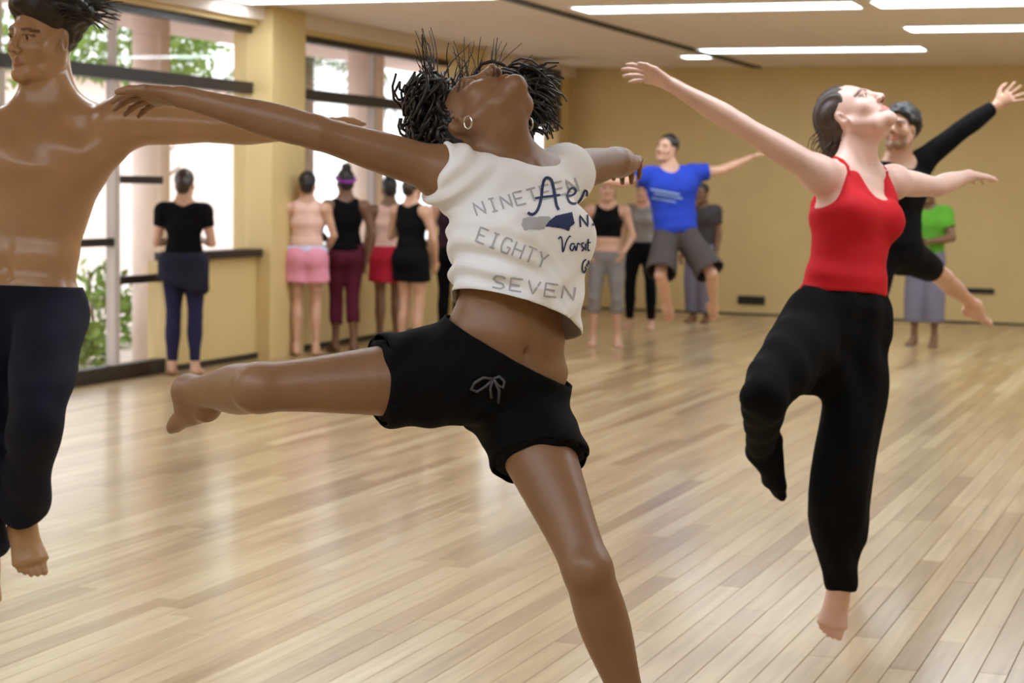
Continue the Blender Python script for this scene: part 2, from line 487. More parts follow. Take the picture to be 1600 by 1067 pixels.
def body_prims(J, s=1.0, male=False, det=True, bust=1.0, thin=1.0):
    """one continuous body from the joints J; every limb keeps a tag so that clothes can follow it"""
    F = Field(); w = thin
    lat = J['shL'] - J['shR']; hl = J['hipL'] - J['hipR']
    pm = (J['hipL'] + J['hipR']) / 2
    wa, ch, nb = J['waist'], J['chest'], J['nb']
    hs, ss = unit(hl), unit(lat)
    ms = unit(hs + ss)
    upc = unit(nb - wa); upp = unit(wa - pm)
    cf = unit(np.cross(ss, upc)); pf = unit(np.cross(hs, upp)); mf = unit(cf + pf)
    J['cf'], J['pf'], J['upc'], J['upp'], J['pm'] = cf, pf, upc, upp, pm
    if male: hipw, waistw, ribw, topw, dep = .142, .132, .152, .165, 1.08
    else: hipw, waistw, ribw, topw, dep = .150, .116, .128, .130, 1.0
    S = lambda x, y: (x * s * w, y * s * w * dep)
    F.econe(pm + upp * .0 * s, pm + upp * .075 * s, hs, S(hipw, .094), S(hipw * .96, .094), .05 * s, 'pelvis')
    F.econe(pm + upp * .075 * s, wa, ms, S(hipw * .93, .09), S(waistw, .082), .05 * s, 'abdomen')
    F.econe(wa, ch, ms, S(waistw, .082), S(ribw, .096), .05 * s, 'ribs')
    F.econe(ch, ch + (nb - ch) * .62, ss, S(ribw, .098), S(topw, .078), .05 * s, 'chest')
    tr = nb - upc * .035 * s
    F.cone(J['shR'] - upc * .012 * s, tr - ss * .05 * s, .05 * s * dep, .052 * s * dep, .045 * s, 'girdle')
    F.cone(J['shL'] - upc * .012 * s, tr + ss * .05 * s, .05 * s * dep, .052 * s * dep, .045 * s, 'girdle')
    hc, hf, hu = J['head']
    hf = unit(hf); hu = unit(hu - hf * (hu @ hf))
    nt = hc + s * (-hf * .022 - hu * .055)
    nr = .06 if male else .051
    F.cone(nb - upc * .02 * s, nt, nr * s * 1.04, nr * s * .98, .03 * s, 'neck')
    F.cone(tr + (J['shL'] - tr) * .5, nt, .03 * s, .025 * s, .05 * s, 'trap'); F.cone(tr + (J['shR'] - tr) * .5, nt, .03 * s, .025 * s, .05 * s, 'trap')
    if male:
        for sg in (-1, 1):
            F.ell(ch + ss * sg * .075 * s + upc * .045 * s + cf * .07 * s, np.array((.082, .04, .055)) * s, (ss, cf, upc), .03 * s, 'chest')
        for sg, sh in ((1, J['shL']), (-1, J['shR'])):     # flanks widen from the waist to the armpit
            F.limb([sh - upc * .07 * s - ss * sg * .02 * s, ch + ss * sg * .115 * s - upc * .02 * s, wa + ss * sg * .085 * s], [r * s for r in (.05, .055, .05, .04)], .05 * s, 'ribs')
    elif bust:
        for sg in (-1, 1):
            F.ell(ch + ss * sg * .068 * s + upc * .005 * s + cf * .072 * s, np.array((.058, .052, .056)) * s * bust, (ss, cf, upc), .035 * s, 'bust')
    for sg, hp in ((1, J['hipL']), (-1, J['hipR'])):
        F.ell(pm + hs * sg * .068 * s - pf * .055 * s + upp * .0 * s, np.array((.078, .07, .085)) * s * w, (hs, pf, upp), .04 * s, 'glute')
    if det:   # collar bones, neck cords, navel and belly line
        for sg, sh in ((1, J['shL']), (-1, J['shR'])):
            pit = nb - upc * .03 * s + cf * .05 * s
            F.cone(pit + ss * sg * .018 * s, sh + cf * .03 * s + upc * .014 * s, .009 * s, .012 * s, .018 * s, 'neck')
            F.cone(pit + ss * sg * .014 * s, hc + s * (-hf * .012 - hu * .03) + sg * np.cross(hu, hf) * .058 * s, .0125 * s, .014 * s, .014 * s, 'neck')
        ab = [wa + (pm - wa) * t for t in (-.9, -.2, .35)]
        F.cone(ab[0] + mf * .101 * s, ab[2] + mf * .104 * s, .006 * s, .006 * s, .03 * s, 'belly', sub=True)
        F.ell(wa + (pm - wa) * .22 + mf * .088 * s * w * dep, np.array((.0045, .012, .010)) * s, (ms, mf, upp), .008 * s, 'belly', sub=True)
    th = (.078, .07, .052) if male else (.082, .072, .05)
    for X in 'LR':
        hp, kn, an = J['hip' + X], J['knee' + X], J['ank' + X]
        tg = 'thigh' + X; ax = unit(kn - hp)
        m1 = hp + (kn - hp) * .42
        front = J.get('kf' + X)
        if front is None:
            front = unit((hp - kn) / np.linalg.norm(hp - kn) + (an - kn) / np.linalg.norm(an - kn)) * -1
            if np.linalg.norm(unit(kn - hp) - unit(an - kn)) < .25: front = pf - ax * (pf @ ax)
        front = unit(front)
        up_ = front * .014 * s
        F.limb([hp, hp + (kn - hp) * .35 + up_, hp + (kn - hp) * .7 + up_ * .7, kn], [r * s * w for r in (th[0], th[0] * .99, th[1], th[1] * .86, th[2] * 1.04, th[2] * .96)], .04 * s, tg)
        F.ell(kn + front * .02 * s, .034 * s, None, .02 * s, 'knee' + X)
        bk = -front * .014 * s
        F.limb([kn, kn + (an - kn) * .28 + bk, kn + (an - kn) * .6 + bk * .4, an], [r * s for r in (.047, .051, .055, .051, .042, .035, .032, .032)], .02 * s, 'calf' + X)
        td = J['toe' + X]; fn = front if abs(unit(td) @ front) < .8 else unit(kn - an)
        fn = J.get('fn' + X, unit(kn - an) if abs(unit(td) @ unit(kn - an)) < .85 else front)
        foot_prims(F, an, td, fn, s, 'foot' + X)
        sh, el, wr = J['sh' + X], J['el' + X], J['wr' + X]
        aw = J.get('aw', 1.15 if male else 1.0); tg = 'arm' + X; q = unit(el - sh)
        F.ell(sh + q * .014 * s, .05 * s * aw, None, .03 * s, 'delt' + X)
        F.limb([sh, el], [r * s * aw for r in (.045, .045, .044, .041, .036, .033)], .03 * s, tg)
        F.limb([el, wr], [r * s * aw for r in (.033, .0365, .037, .033, .028, .0245, .0225)], .012 * s, 'fore' + X)
        hd = J.get('hd' + X, wr - el); hn = J.get('hn' + X, np.array((0, 0, 1.0))); tl = J.get('tl' + X, cf)
        hand_prims(F, wr, hd, hn, tl, s * (1.06 if male else 1.0), J.get('curl' + X, J.get('curl', .3)), J.get('spread', .15), 'hand' + X)
    return F
def finish_body(name, F, J, s, material, parent, vox=.009, fine=.0042, male=False, tint=None, hands=True, feet=True, beard=0, lip=(.85, .5, .5), mouth=0, hs=1.0):
    hc, hf, hu = J['head']
    s2 = s * hs
    P, r, f, u = head_prims(F, hc, hf, hu, s2, male, mouth)
    boxes = [(hc - .17 * s2, hc + .17 * s2)]
    for X in 'LR':
        if hands:
            hd = unit(J.get('hd' + X, J['wr' + X] - J['el' + X])); c = J['wr' + X] + hd * .095 * s
            boxes.append((c - .125 * s, c + .125 * s))
        if feet:
            c = J['ank' + X] + unit(J['toe' + X]) * .08 * s; boxes.append((c - .13 * s, c + .13 * s))
    f0, lo, h = F.grid(vox)
    V, Q = surface(f0, lo, h)
    VV, QQ = [], []
    def inside(P3, b, m): return np.all((P3 > b[0] + m) & (P3 < b[1] - m), axis=1)
    C = V[Q].mean(1); keep = np.ones(len(Q), bool)
    for b in boxes: keep &= ~inside(C, b, 1.6 * vox)
    VV.append(V); QQ.append(Q[keep]); n = len(V)
    for bi, b in enumerate(boxes):
        fb, lb, hb = F.grid(fine, box=b)
        v, q = surface(fb, lb, hb)
        if not len(q): continue
        c = v[q].mean(1); k = np.ones(len(q), bool)
        for b2 in boxes[:bi]: k &= ~inside(c, b2, 1.6 * fine)
        VV.append(v); QQ.append(q[k] + n); n += len(v)
    V = np.concatenate(VV); Q = np.concatenate(QQ)
    T = np.ones((len(V), 3))
    T = head_tint(V, P, r, f, u, hc, s2, T, lip=lip, beard=beard)
    if tint is not None: T = tint(V, T)
    o = to_mesh(name, V, Q, material, parent, T)
    return o, P
# ------------------------------------------------------------------ the room
XL, XR, YB, YF = -7.97, 3.2, 23.3, -2.6
def wall_at(x, y, X=XL):
    d = ray(x, y); t = (X - CAM[0]) / d[0]; return CAM + d * t
WALLC = srgb(216, 190, 134)
M_wall = mat('tan wall paint', WALLC, .55, noise=.04, nscale=1.5, bump=.05, bscale=180)
M_ceil = mat('ceiling panel paint', srgb(230, 216, 204), .7, noise=.03, nscale=2)
M_joint = mat('ceiling joint', srgb(120, 100, 84), .8)
M_dark = mat('dark bronze frame', srgb(38, 30, 24), .45, noise=.15, nscale=30)
M_mull = mat('pale grey mullion', srgb(196, 184, 178), .5)
M_sub = mat('floor gap', srgb(140, 108, 72), .9)

def plank_mat():
    m = bpy.data.materials.new('pale strip wood'); m.use_nodes = True
    nt = m.node_tree; b = nt.nodes['Principled BSDF']; N = nt.nodes.new; L = nt.links.new
    geo = N('ShaderNodeNewGeometry'); oi = N('ShaderNodeObjectInfo')
    ad = N('ShaderNodeMath'); ad.operation = 'ADD'; fr = N('ShaderNodeMath'); fr.operation = 'FRACT'
    L(geo.outputs['Random Per Island'], ad.inputs[0]); L(oi.outputs['Random'], ad.inputs[1]); L(ad.outputs[0], fr.inputs[0])
    ramp = N('ShaderNodeValToRGB'); e = ramp.color_ramp.elements
    e[0].position = 0; e[0].color = srgb(166, 136, 95)
    e[1].position = 1; e[1].color = srgb(210, 188, 148)
    e2 = e.new(.25); e2.color = srgb(188, 160, 117); e3 = e.new(.7); e3.color = srgb(199, 173, 130)
    L(fr.outputs[0], ramp.inputs['Fac'])
    tc = N('ShaderNodeTexCoord'); mp = N('ShaderNodeMapping'); mp.inputs['Scale'].default_value = (26, 1.3, 26)
    L(geo.outputs['Position'], mp.inputs['Vector'])
    n = N('ShaderNodeTexNoise'); n.inputs['Scale'].default_value = 1.0; n.inputs['Detail'].default_value = 5; n.inputs['Distortion'].default_value = .6
    L(mp.outputs['Vector'], n.inputs['Vector'])
    r2 = N('ShaderNodeValToRGB'); r2.color_ramp.elements[0].position = .32; r2.color_ramp.elements[1].position = .62
    r2.color_ramp.elements[0].color = (.72, .66, .58, 1); r2.color_ramp.elements[1].color = (1.04, 1.04, 1.04, 1)
    L(n.outputs['Fac'], r2.inputs['Fac'])
    mx = N('ShaderNodeMix'); mx.data_type = 'RGBA'; mx.blend_type = 'MULTIPLY'; mx.inputs[0].default_value = .75
    L(ramp.outputs['Color'], mx.inputs[6]); L(r2.outputs['Color'], mx.inputs[7]); L(mx.outputs[2], b.inputs['Base Color'])
    b.inputs['Roughness'].default_value = .30; b.inputs['Specular IOR Level'].default_value = .5
    b.inputs['Coat Weight'].default_value = .4; b.inputs['Coat Roughness'].default_value = .14
    return m
M_plank = plank_mat()

floor = MB().box((XL - .1, YF - .1, -.16), (XR + .1, YB + .1, -.006)).build('floor', M_sub); tag(floor, 'pale strip wood dance floor', 'floor', kind='structure')
# boards: strips running along the window wall, the 300 that show largest as parts, the others joined
BW = .092; planks = []
x = XL; row = 0; rr = random.Random(3)
while x < XR - .01:
    y = YF - rr.uniform(0, 1.8)
    while y < YB:
        L = rr.choice((1.2, 1.5, 1.8, 2.1)); y1 = min(y + L, YB); y0 = max(y, YF)
        if y1 - y0 > .05: planks.append((x, min(x + BW, XR), y0, y1))
        y += L
    x += BW
def plank_score(p):
    best = 0
    for yy in np.linspace(p[2], p[3], 4):
        q = proj(((p[0] + p[1]) / 2, yy, 0))
        if q[2] > .5 and -20 < q[0] < 1620 and 0 < q[1] < 1090: best += 1 / q[2] ** 2
    return best
sc = sorted(range(len(planks)), key=lambda i: -plank_score(planks[i]))
near = set(sc[:300])
def plank_mesh(w, L):
    g = .0011; b = .0011
    v = [(g, g, -.012), (w-g, g, -.012), (w-g, L-g, -.012), (g, L-g, -.012), (g, g, -b), (w-g, g, -b), (w-g, L-g, -b), (g, L-g, -b),
         (g+b, g+b, 0), (w-g-b, g+b, 0), (w-g-b, L-g-b, 0), (g+b, L-g-b, 0)]
    f = [(0,1,5,4),(1,2,6,5),(2,3,7,6),(3,0,4,7),(4,5,9,8),(5,6,10,9),(6,7,11,10),(7,4,8,11),(8,9,10,11)]
    return v, f
cache = {}; fv, ff = [], []
for i, (x0, x1, y0, y1) in enumerate(planks):
    w, L = round(x1 - x0, 4), round(y1 - y0, 3)
    if i in near:
        key = (w, L)
        if key not in cache:
            v, f = plank_mesh(w, L); me = bpy.data.meshes.new('floor_board'); me.from_pydata(v, [], f); me.update(); me.materials.append(M_plank); cache[key] = me
        o = link('floor_board', cache[key], None, floor); o.location = (x0, y0, 0)
    else:
        v, f = plank_mesh(w, L); n = len(fv)
        fv += [(a + x0, b + y0, c) for a, b, c in v]; ff += [tuple(n + k for k in q) for q in f]
o = mesh('floor_boards', fv, ff, M_plank, floor); o['kind'] = 'stuff'

# walls
T = .15
def struct(name, mb, m, parent=None, **k):
    o = mb.build(name, m, parent)
    if parent is None: o['kind'] = 'structure'
    return o
wb = struct('wall_back', MB().box((XL - T, YB, -.1), (XR + T, YB + T, ROOM_H + .1)), M_wall)
struct('baseboard_back', MB().box((XL, YB - .012, 0), (XR, YB, .022)), M_dark)
struct('wall_right', MB().box((XR, YF, -.1), (XR + T, YB, ROOM_H + .1)), M_wall)
struct('wall_front', MB().box((XL - T, YF - T, -.1), (XR + T, YF, ROOM_H + .1)), M_wall)
# window wall: pilasters, spandrels under the sills, a header above the windows
HEAD, TRAN, SILL = 2.885, 2.35, .93
PIL = [(14.92, 15.57), (19.35, 20.0), (8.2, 8.75), (3.6, 4.15), (-1.2, -.65)]
wl = MB()
wl.box((XL - .2, YF, HEAD), (XL, YB, ROOM_H + .1))
wl.box((XL - .2, 13.45, -.1), (XL, YB, SILL - .035))
wl.box((XL - .2, 22.85, SILL - .035), (XL, YB, HEAD))
wl.box((XL - .2, YF, -.1), (XL, 8.2, HEAD))  # out-of-view near stretch, solid instead of windows to cut side fill light
struct('wall_left', wl, M_wall)
for i, (a, b) in enumerate(PIL):
    o = struct('pilaster', MB().box((XL - .24, a, -.1), (XL + .14, b, ROOM_H)), M_wall); bevel(o, .012, 2)
struct('baseboard_left', MB().box((XL, 13.45, 0), (XL + .014, YB, .05)), M_dark)
struct('trim_1', MB().box((XL, YF, 2.93), (XL + .07, YB, ROOM_H)), M_ceil)          # pale cornice over the windows
# ceiling: long panels running across the room, dark curtain track
ceil = struct('ceiling', MB().box((XL - .2, YF - .1, ROOM_H + .02), (XR + .1, YB + .1, ROOM_H + .15)), M_joint)
tag(ceil, 'pale ribbed ceiling of long panels', 'ceiling')
pw = .30; ny = int((YB - YF) / pw) + 1
pmesh = {}
for i in range(ny):
    y0 = YF + i * pw; y1 = min(y0 + pw - .012, YB)
    for xa, xb in ((XL + .07, -5.60), (-5.50, XR)):
        key = (xa, round(y1 - y0, 3))
        if key not in pmesh:
            me = MB().box((xa, 0, 0), (xb, y1 - y0, .03)); mm = bpy.data.meshes.new('ceiling_panel'); mm.from_pydata(me.v, [], me.f); mm.update(); mm.materials.append(M_ceil); pmesh[key] = mm
        o = link('ceiling_panel', pmesh[key], None, ceil); o.location = (0, y0, ROOM_H)
tr = struct('trim_2', MB().box((-5.60, YF, ROOM_H - .02), (-5.565, YB, ROOM_H + .03)).box((-5.535, YF, ROOM_H - .02), (-5.50, YB, ROOM_H + .03)), M_dark)

# windows -------------------------------------------------------------
M_glass = glass_mat()
def window(n, y0, y1, z0, muls, lower_bars, label, mulm=None, base=False):
    """dark frame with a transom, upright mullions and panes"""
    xg = XL - .1; root = empty('window_%d' % n, (xg, (y0 + y1) / 2, z0)); root['kind'] = 'structure'; tag(root, label, 'window')
    fr = MB()
    fr.box((xg - .04, y0, HEAD - .06), (xg + .05, y1, HEAD + .01)).box((xg - .05, y0, TRAN - .05), (xg + .06, y1, TRAN + .05))
    fr.box((xg - .04, y0, z0 - .035), (xg + (.16 if z0 > .3 else .06), y1, z0 + (.03 if not base else .09)))
    fr.build('frame', M_dark, root)
    cuts = [y0] + list(muls) + [y1]
    for m in muls:
        MB().box((xg - .035, m - .035, z0 + .02), (xg + .045, m + .035, TRAN - .05)).build('mullion', mulm or M_dark, root)
        MB().box((xg - .03, m - .025, TRAN + .05), (xg + .03, m + .025, HEAD - .06)).build('mullion', mulm or M_dark, root)
    for a, b, z in lower_bars:
        MB().box((xg - .03, a, z - .03), (xg + .04, b, z + .03)).build('rail', M_dark, root)
    for a, b in zip(cuts[:-1], cuts[1:]):
        MB().box((xg - .004, a + .01, z0 + .02), (xg + .004, b - .01, TRAN - .04)).build('pane', M_glass, root)
        MB().box((xg - .004, a + .01, TRAN + .04), (xg + .004, b - .01, HEAD - .05)).build('pane', M_glass, root)
    return root
window(1, 8.75, 13.45, .02, (9.9, 11.3, 12.77), ((8.75, 9.9, 1.06), (9.9, 11.3, 1.06), (11.3, 12.74, 1.06), (12.8, 13.45, 1.54), (12.8, 13.45, .76)),
       'full height glazed screen with dark rails beside the tan pilaster', M_mull, True)
window(2, 13.45, 14.92, SILL, (), (), 'wide window with black sill above the tan spandrel')
window(3, 15.57, 19.35, SILL, (17.5,), (), 'window bay between the two tan pilasters', M_mull)
window(4, 20.0, 22.85, SILL, (21.4,), (), 'window bay next to the back corner', M_mull)

# outside -------------------------------------------------------------
M_out = mat('pale paving', srgb(226, 214, 204), .8, noise=.06, nscale=3)
M_pink = mat('pink rendered masonry', srgb(240, 222, 214), .8, noise=.04, nscale=2)
M_eave = mat('eave soffit', srgb(206, 186, 180), .8)
o = MB().box((-40, -15, -.3), (XL - .2, 45, -.1)).build('terrace', M_out); tag(o, 'pale paved terrace outside the windows', 'ground', kind='structure')
o = MB().box((XL - 2.3, YF, ROOM_H - .02), (XL - .2, YB + .4, ROOM_H + .2)).build('eave', M_eave); tag(o, 'projecting roof eave outside the windows', 'roof', kind='structure')
for i, (px, w) in enumerate(((236, .34), (388, .3), (570, .42), (700, .42))):
    c = wall_at(px, 300, XL - 1.25)
    mb = MB(); mb.tube([(c[0], c[1], -.12), (c[0], c[1], ROOM_H)], w / 2 * 1.0, 24)
    o = mb.build('terrace_column', M_pink, None, True)
    o.data.polygons[-1].use_smooth = False
    tag(o, 'round pale pink column on the terrace, %s' % ('behind the glazed screen', 'beside the tan pilaster', 'behind the window of the middle bay', 'next to the back window bay')[i], 'column', 'terrace columns')
# a garden wall and house far across the terrace, trees in between
hb = empty('garden_building', (-22, 22, -.1)); tag(hb, 'long pale pink building beyond the garden', 'building')
MB().box((-23, 2, -.1), (-22, 44, 3.6)).build('wall', M_pink, hb)
MB().box((-23.3, 1.8, 3.6), (-21.5, 44.2, 3.85)).build('roof', M_eave, hb)
M_leaf = mat('garden leaf', srgb(120, 150, 62), .55, noise=.3, nscale=3)
M_leaf2 = mat('palm leaf', srgb(112, 120, 84), .5, noise=.25, nscale=4)
M_bark = mat('bark', srgb(110, 92, 76), .9, noise=.3, nscale=20, bump=.5, bscale=40)
def leaf_mesh(mb, c, d, n, L, W):
    d = unit(d); sdv = unit(np.cross(d, n)); n0 = len(mb.v)
    mb.v += [tuple(c), tuple(c + d * L * .5 + sdv * W), tuple(c + d * L - np.array((0, 0, .15 * L))), tuple(c + d * L * .5 - sdv * W)]
    mb.f.append((n0, n0 + 1, n0 + 2, n0 + 3))
def tree(loc, hgt, rad, n, label, seed):
    r = np.random.default_rng(seed); t = empty('garden_tree', loc); loc = np.array(loc, float)
    b = MB(); b.tube([loc, loc + (0.1, .05, hgt * .5), loc + (0.05, -.1, hgt * .85)], [.11, .08, .04], 10)
    for k in range(5):
        a = k * 1.3; p0 = loc + (0.08, 0, hgt * (.42 + .08 * k)); b.tube([p0, p0 + np.array((math.cos(a), math.sin(a), .7)) * rad * .4], [.035, .012], 6)
    b.build('trunk', M_bark, t, True)
    m = MB()
    for i in range(n):
        q = r.normal(size=3); q /= np.linalg.norm(q); q *= r.uniform(.35, 1) ** .5
        c = loc + (0, 0, hgt) + q * (rad, rad, rad * .75)
        leaf_mesh(m, c, r.normal(size=3), r.normal(size=3), r.uniform(.12, .22), r.uniform(.03, .05))
    o = m.build('foliage', M_leaf, t); o['kind'] = 'stuff'
    tag(t, label, 'tree', 'garden trees')
def palm(loc, hgt, L, label, seed):
    r = np.random.default_rng(seed); t = empty('garden_palm', loc); loc = np.array(loc, float)
    MB().tube([loc + (0, 0, z) for z in np.linspace(0, hgt, 8)], [.13 - .004 * i for i in range(8)], 12).build('trunk', M_bark, t, True)
    for k in range(16):
        a = k * 2.399; el = r.uniform(.1, .9); m = MB(); prev = None; pts = []
        for i in range(9):
            s_ = i / 8; pts.append(loc + (0, 0, hgt) + np.array((math.cos(a) * math.cos(el), math.sin(a) * math.cos(el), math.sin(el))) * L * s_ - np.array((0, 0, .75 * L * s_ ** 2.2)))
        m.tube(pts, [.018 - .0018 * i for i in range(9)], 5)
        for i in range(1, 9):
            tdir = unit(pts[i] - pts[i - 1]); sdv = unit(np.cross(tdir, (0, 0, 1)))
            for sg in (-1, 1):
                for e in (0, .5):
                    leaf_mesh(m, pts[i - 1] + (pts[i] - pts[i - 1]) * e, sdv * sg + tdir * .7 - np.array((0, 0, .3)), (0, 0, 1), L * .3, .022)
        m.build('frond', M_leaf2, t)
    tag(t, label, 'palm', 'garden palms')
def at_out(px, py, X, z=-.1):
    p = wall_at(px, py, X); return (p[0], p[1], z)
tree(at_out(225, 60, -13.5), 3.6, 1.15, 1500, 'leafy green tree high behind the glazed screen', 1)
tree(at_out(-25, 60, -13.5), 3.6, 1.25, 1200, 'leafy green tree beside the shirtless dancer', 2)
palm(at_out(480, 100, -13.0), 3.5, 1.5, 'grey green palm outside the middle window bay', 3)
def shrub(loc, rad, n, label, seed):
    r = np.random.default_rng(seed); t = empty('terrace_shrub', loc); loc = np.array(loc, float); m = MB(); b = MB()
    for k in range(7):
        a = r.uniform(0, 6.28); b.tube([loc, loc + np.array((math.cos(a) * .5, math.sin(a) * .5, 1.2)) * rad], [.015, .006], 5)
    b.build('stem', M_bark, t)
    for i in range(n):
        q = r.normal(size=3); q /= np.linalg.norm(q); q[2] = abs(q[2]); c = loc + q * rad * r.uniform(.5, 1) * (1, 1, 1.3)
        leaf_mesh(m, c, q + r.normal(size=3) * .5, r.normal(size=3), .16, .035)
    o = m.build('foliage', M_leaf, t); o['kind'] = 'stuff'; tag(t, label, 'shrub', 'terrace shrubs')
p = on_floor(150, 520, -.1); 
shrub(at_out(150, 420, -10.6), .62, 420, 'green shrub below the rail of the glazed screen', 5)
shrub(at_out(118, 560, -9.5), .3, 260, 'low shrub close behind the glazed screen', 6)

# ceiling lights --------------------------------------------------------
M_house = mat('white fixture housing', srgb(235, 232, 226), .4)
M_tube = mat('lit fluorescent diffuser', srgb(255, 250, 240), .4, emit=(.78, .90, 1.0, 1), estr=TUBE_STRENGTH)
def fixture(x0, y, L, label, grp='fluorescent ceiling lights', w=.29):
    """recessed trough: pale rim round a lit diffuser"""
    t = empty('ceiling_light', (x0 + L / 2, y, ROOM_H)); z = ROOM_H
    MB().box((x0 + .03, y - w + .03, z - .010), (x0 + L - .03, y + w - .03, z + .012)).build('diffuser', M_tube, t)
    rim = MB()
    for lo, hi in (((x0, y - w), (x0 + L, y - w + .03)), ((x0, y + w - .03), (x0 + L, y + w)), ((x0, y - w + .03), (x0 + .03, y + w - .03)), ((x0 + L - .03, y - w + .03), (x0 + L, y + w - .03))):
        rim.box((lo[0], lo[1], z - .016), (hi[0], hi[1], z + .012))
    rim.build('rim', M_house, t)
    tag(t, label, 'ceiling light', grp)
fixture(-5.31, 15.65, 2.42, 'long fluorescent light starting at the dark ceiling track, in the second row')
fixture(-2.80, 15.65, 2.42, 'long fluorescent light butted against the end of another one')
fixture(-5.50, 20.45, 2.42, 'long fluorescent light starting at the dark ceiling track, closest to the back wall')
fixture(-2.92, 18.05, 2.42, 'long fluorescent light in the row between two others')
fixture(-7.88, 14.3, 2.3, 'fluorescent light between the windows and the dark ceiling track')
fixture(-5.98, 21.35, .36, 'short ceiling light just beside the dark ceiling track', w=.2)
for y, row in ((10.8, 'third'), (6.0, 'fourth'), (1.2, 'fifth')):  # repeats of the fixtures out of view, added to light the room
    for x0, dy, where in ((-5.31, 0, 'beside the dark ceiling track'), (-2.80, 0, 'along the middle of the ceiling'), (-.30, 0, 'next to the right wall'), (-7.88, -1.3, 'next to the window wall')):
        fixture(x0, y + dy, 2.42 if x0 > -7 else 2.3, 'added unseen fluorescent light of the %s row from the back wall, %s' % (row, where))
for y, row in ((15.65, 'second'), (20.45, 'first')): fixture(-.30, y, 2.42, 'added unseen fluorescent light of the %s row from the back wall, next to the right wall' % row)  # two more beyond the right edge of view, added for their light

# things on the walls ----------------------------------------------------
M_black = mat('black plastic', srgb(22, 20, 19), .45)
M_grille = mat('black speaker cloth', srgb(30, 27, 25), .9, bump=.3, bscale=400)
t = empty('loudspeaker', (XL + .2, 21.6, 2.25)); tag(t, 'black loudspeaker hung high on the window wall by the back corner', 'speaker')
o = MB().box((XL + .06, 21.25, 2.28), (XL + .42, 21.75, 2.93)).build('cabinet', M_black, t); bevel(o, .015)
o = MB().box((XL + .09, 21.225, 2.31), (XL + .39, 21.25, 2.90)).build('grille', M_grille, t); bevel(o, .006)
MB().box((XL, 21.42, 2.5), (XL + .07, 21.58, 2.7)).build('bracket', M_black, t)
def wallbox(x0, x1, z0, z1, label):
    t = empty('wall_outlet', ((x0 + x1) / 2, YB, z0)); tag(t, label, 'outlet', 'dark outlets on the back wall')
    o = MB().box((x0, YB - .035, z0), (x1, YB, z1)).build('cover', M_black, t); bevel(o, .006); cov = o
    for k in range(3):
        xx = x0 + (x1 - x0) * (k + .5) / 3
        MB().box((xx - .03, YB - .04, z0 + .025), (xx + .03, YB - .034, z1 - .025)).build('socket', M_dark, cov)
wallbox(-5.72, -5.38, .135, .235, 'dark wide socket box low on the tan wall next to the red top dancer')
wallbox(-2.95, -2.62, .36, .42, 'dark slim socket box low on the tan wall behind the kicked foot')
# ------------------------------------------------------------------ people
def skin(name, col, rough=.42, noise=.10):
    return mat(name, col, rough, .5, noise=noise, nscale=9, bump=.06, bscale=220, tint=True)
M_skinA = skin('brown skin', srgb(136, 99, 71), .43); M_skinB = skin('fair skin', srgb(222, 182, 168)); M_skinC = skin('tan skin', srgb(170, 130, 94), .28)
M_skinD = skin('dark brown skin', srgb(122, 86, 62)); M_skinE = skin('light tan skin', srgb(204, 158, 132))
M_hair = mat('black hair', srgb(30, 22, 20), .42, noise=.3, nscale=60)
M_hairbr = mat('dark brown hair', srgb(58, 42, 32), .45, noise=.3, nscale=60)
M_white = mat('white jersey', srgb(242, 242, 248), .85, noise=.02, nscale=14, sheen=.2)
M_blk = mat('black jersey', srgb(11, 10, 13), .9, spec=.15, noise=.15, nscale=25, bump=.15, bscale=300)
M_red = mat('red jersey', srgb(196, 22, 34), .8, spec=.3, noise=.06, nscale=12)
M_navy = mat('navy trousers', srgb(17, 19, 36), .85, spec=.2, noise=.15, nscale=14)
M_silver = mat('silver', srgb(225, 225, 230), .18, metal=1.0)
def lock(mb, p0, p1, r0, r1, sag, curl, seed, n=9, seg=5, freq=2.0):
    rr = np.random.default_rng(seed); d = p1 - p0; L = np.linalg.norm(d); t = unit(d)
    a = unit(np.cross(t, rr.normal(size=3))); b = np.cross(t, a); ph = rr.uniform(0, 6.28); pts = []; rad = []
    for i in range(n):
        u_ = i / (n - 1)
        c = curl * min(1, u_ * 2.5) * L
        pts.append(p0 + d * u_ + sag * math.sin(math.pi * u_) + c * (a * math.cos(ph + u_ * freq * 6.28) + b * math.sin(ph + u_ * freq * 6.28)))
        rad.append(r0 + (r1 - r0) * u_)
    mb.tube(pts, rad, seg)
def person(loc, label, cat='person', group=None):
    e = empty('person', loc); tag(e, label, cat, group); return e
def report(nm, J):
    out = []
    for X in 'LR':
        for a, b in (('sh', 'el'), ('el', 'wr'), ('hip', 'knee'), ('knee', 'ank')):
            out.append('%s%s-%s %.2f' % (a, X, b, np.linalg.norm(J[a + X] - J[b + X])))
    out += ['sh-sh %.2f' % np.linalg.norm(J['shL'] - J['shR']), 'hips %.2f' % np.linalg.norm(J['hipL'] - J['hipR']),
            'nb-hip %.2f' % np.linalg.norm(J['nb'] - (J['hipL'] + J['hipR']) / 2)]
    print('POSE', nm, '; '.join(out))
UPZ = np.array((0, 0, 1.0))

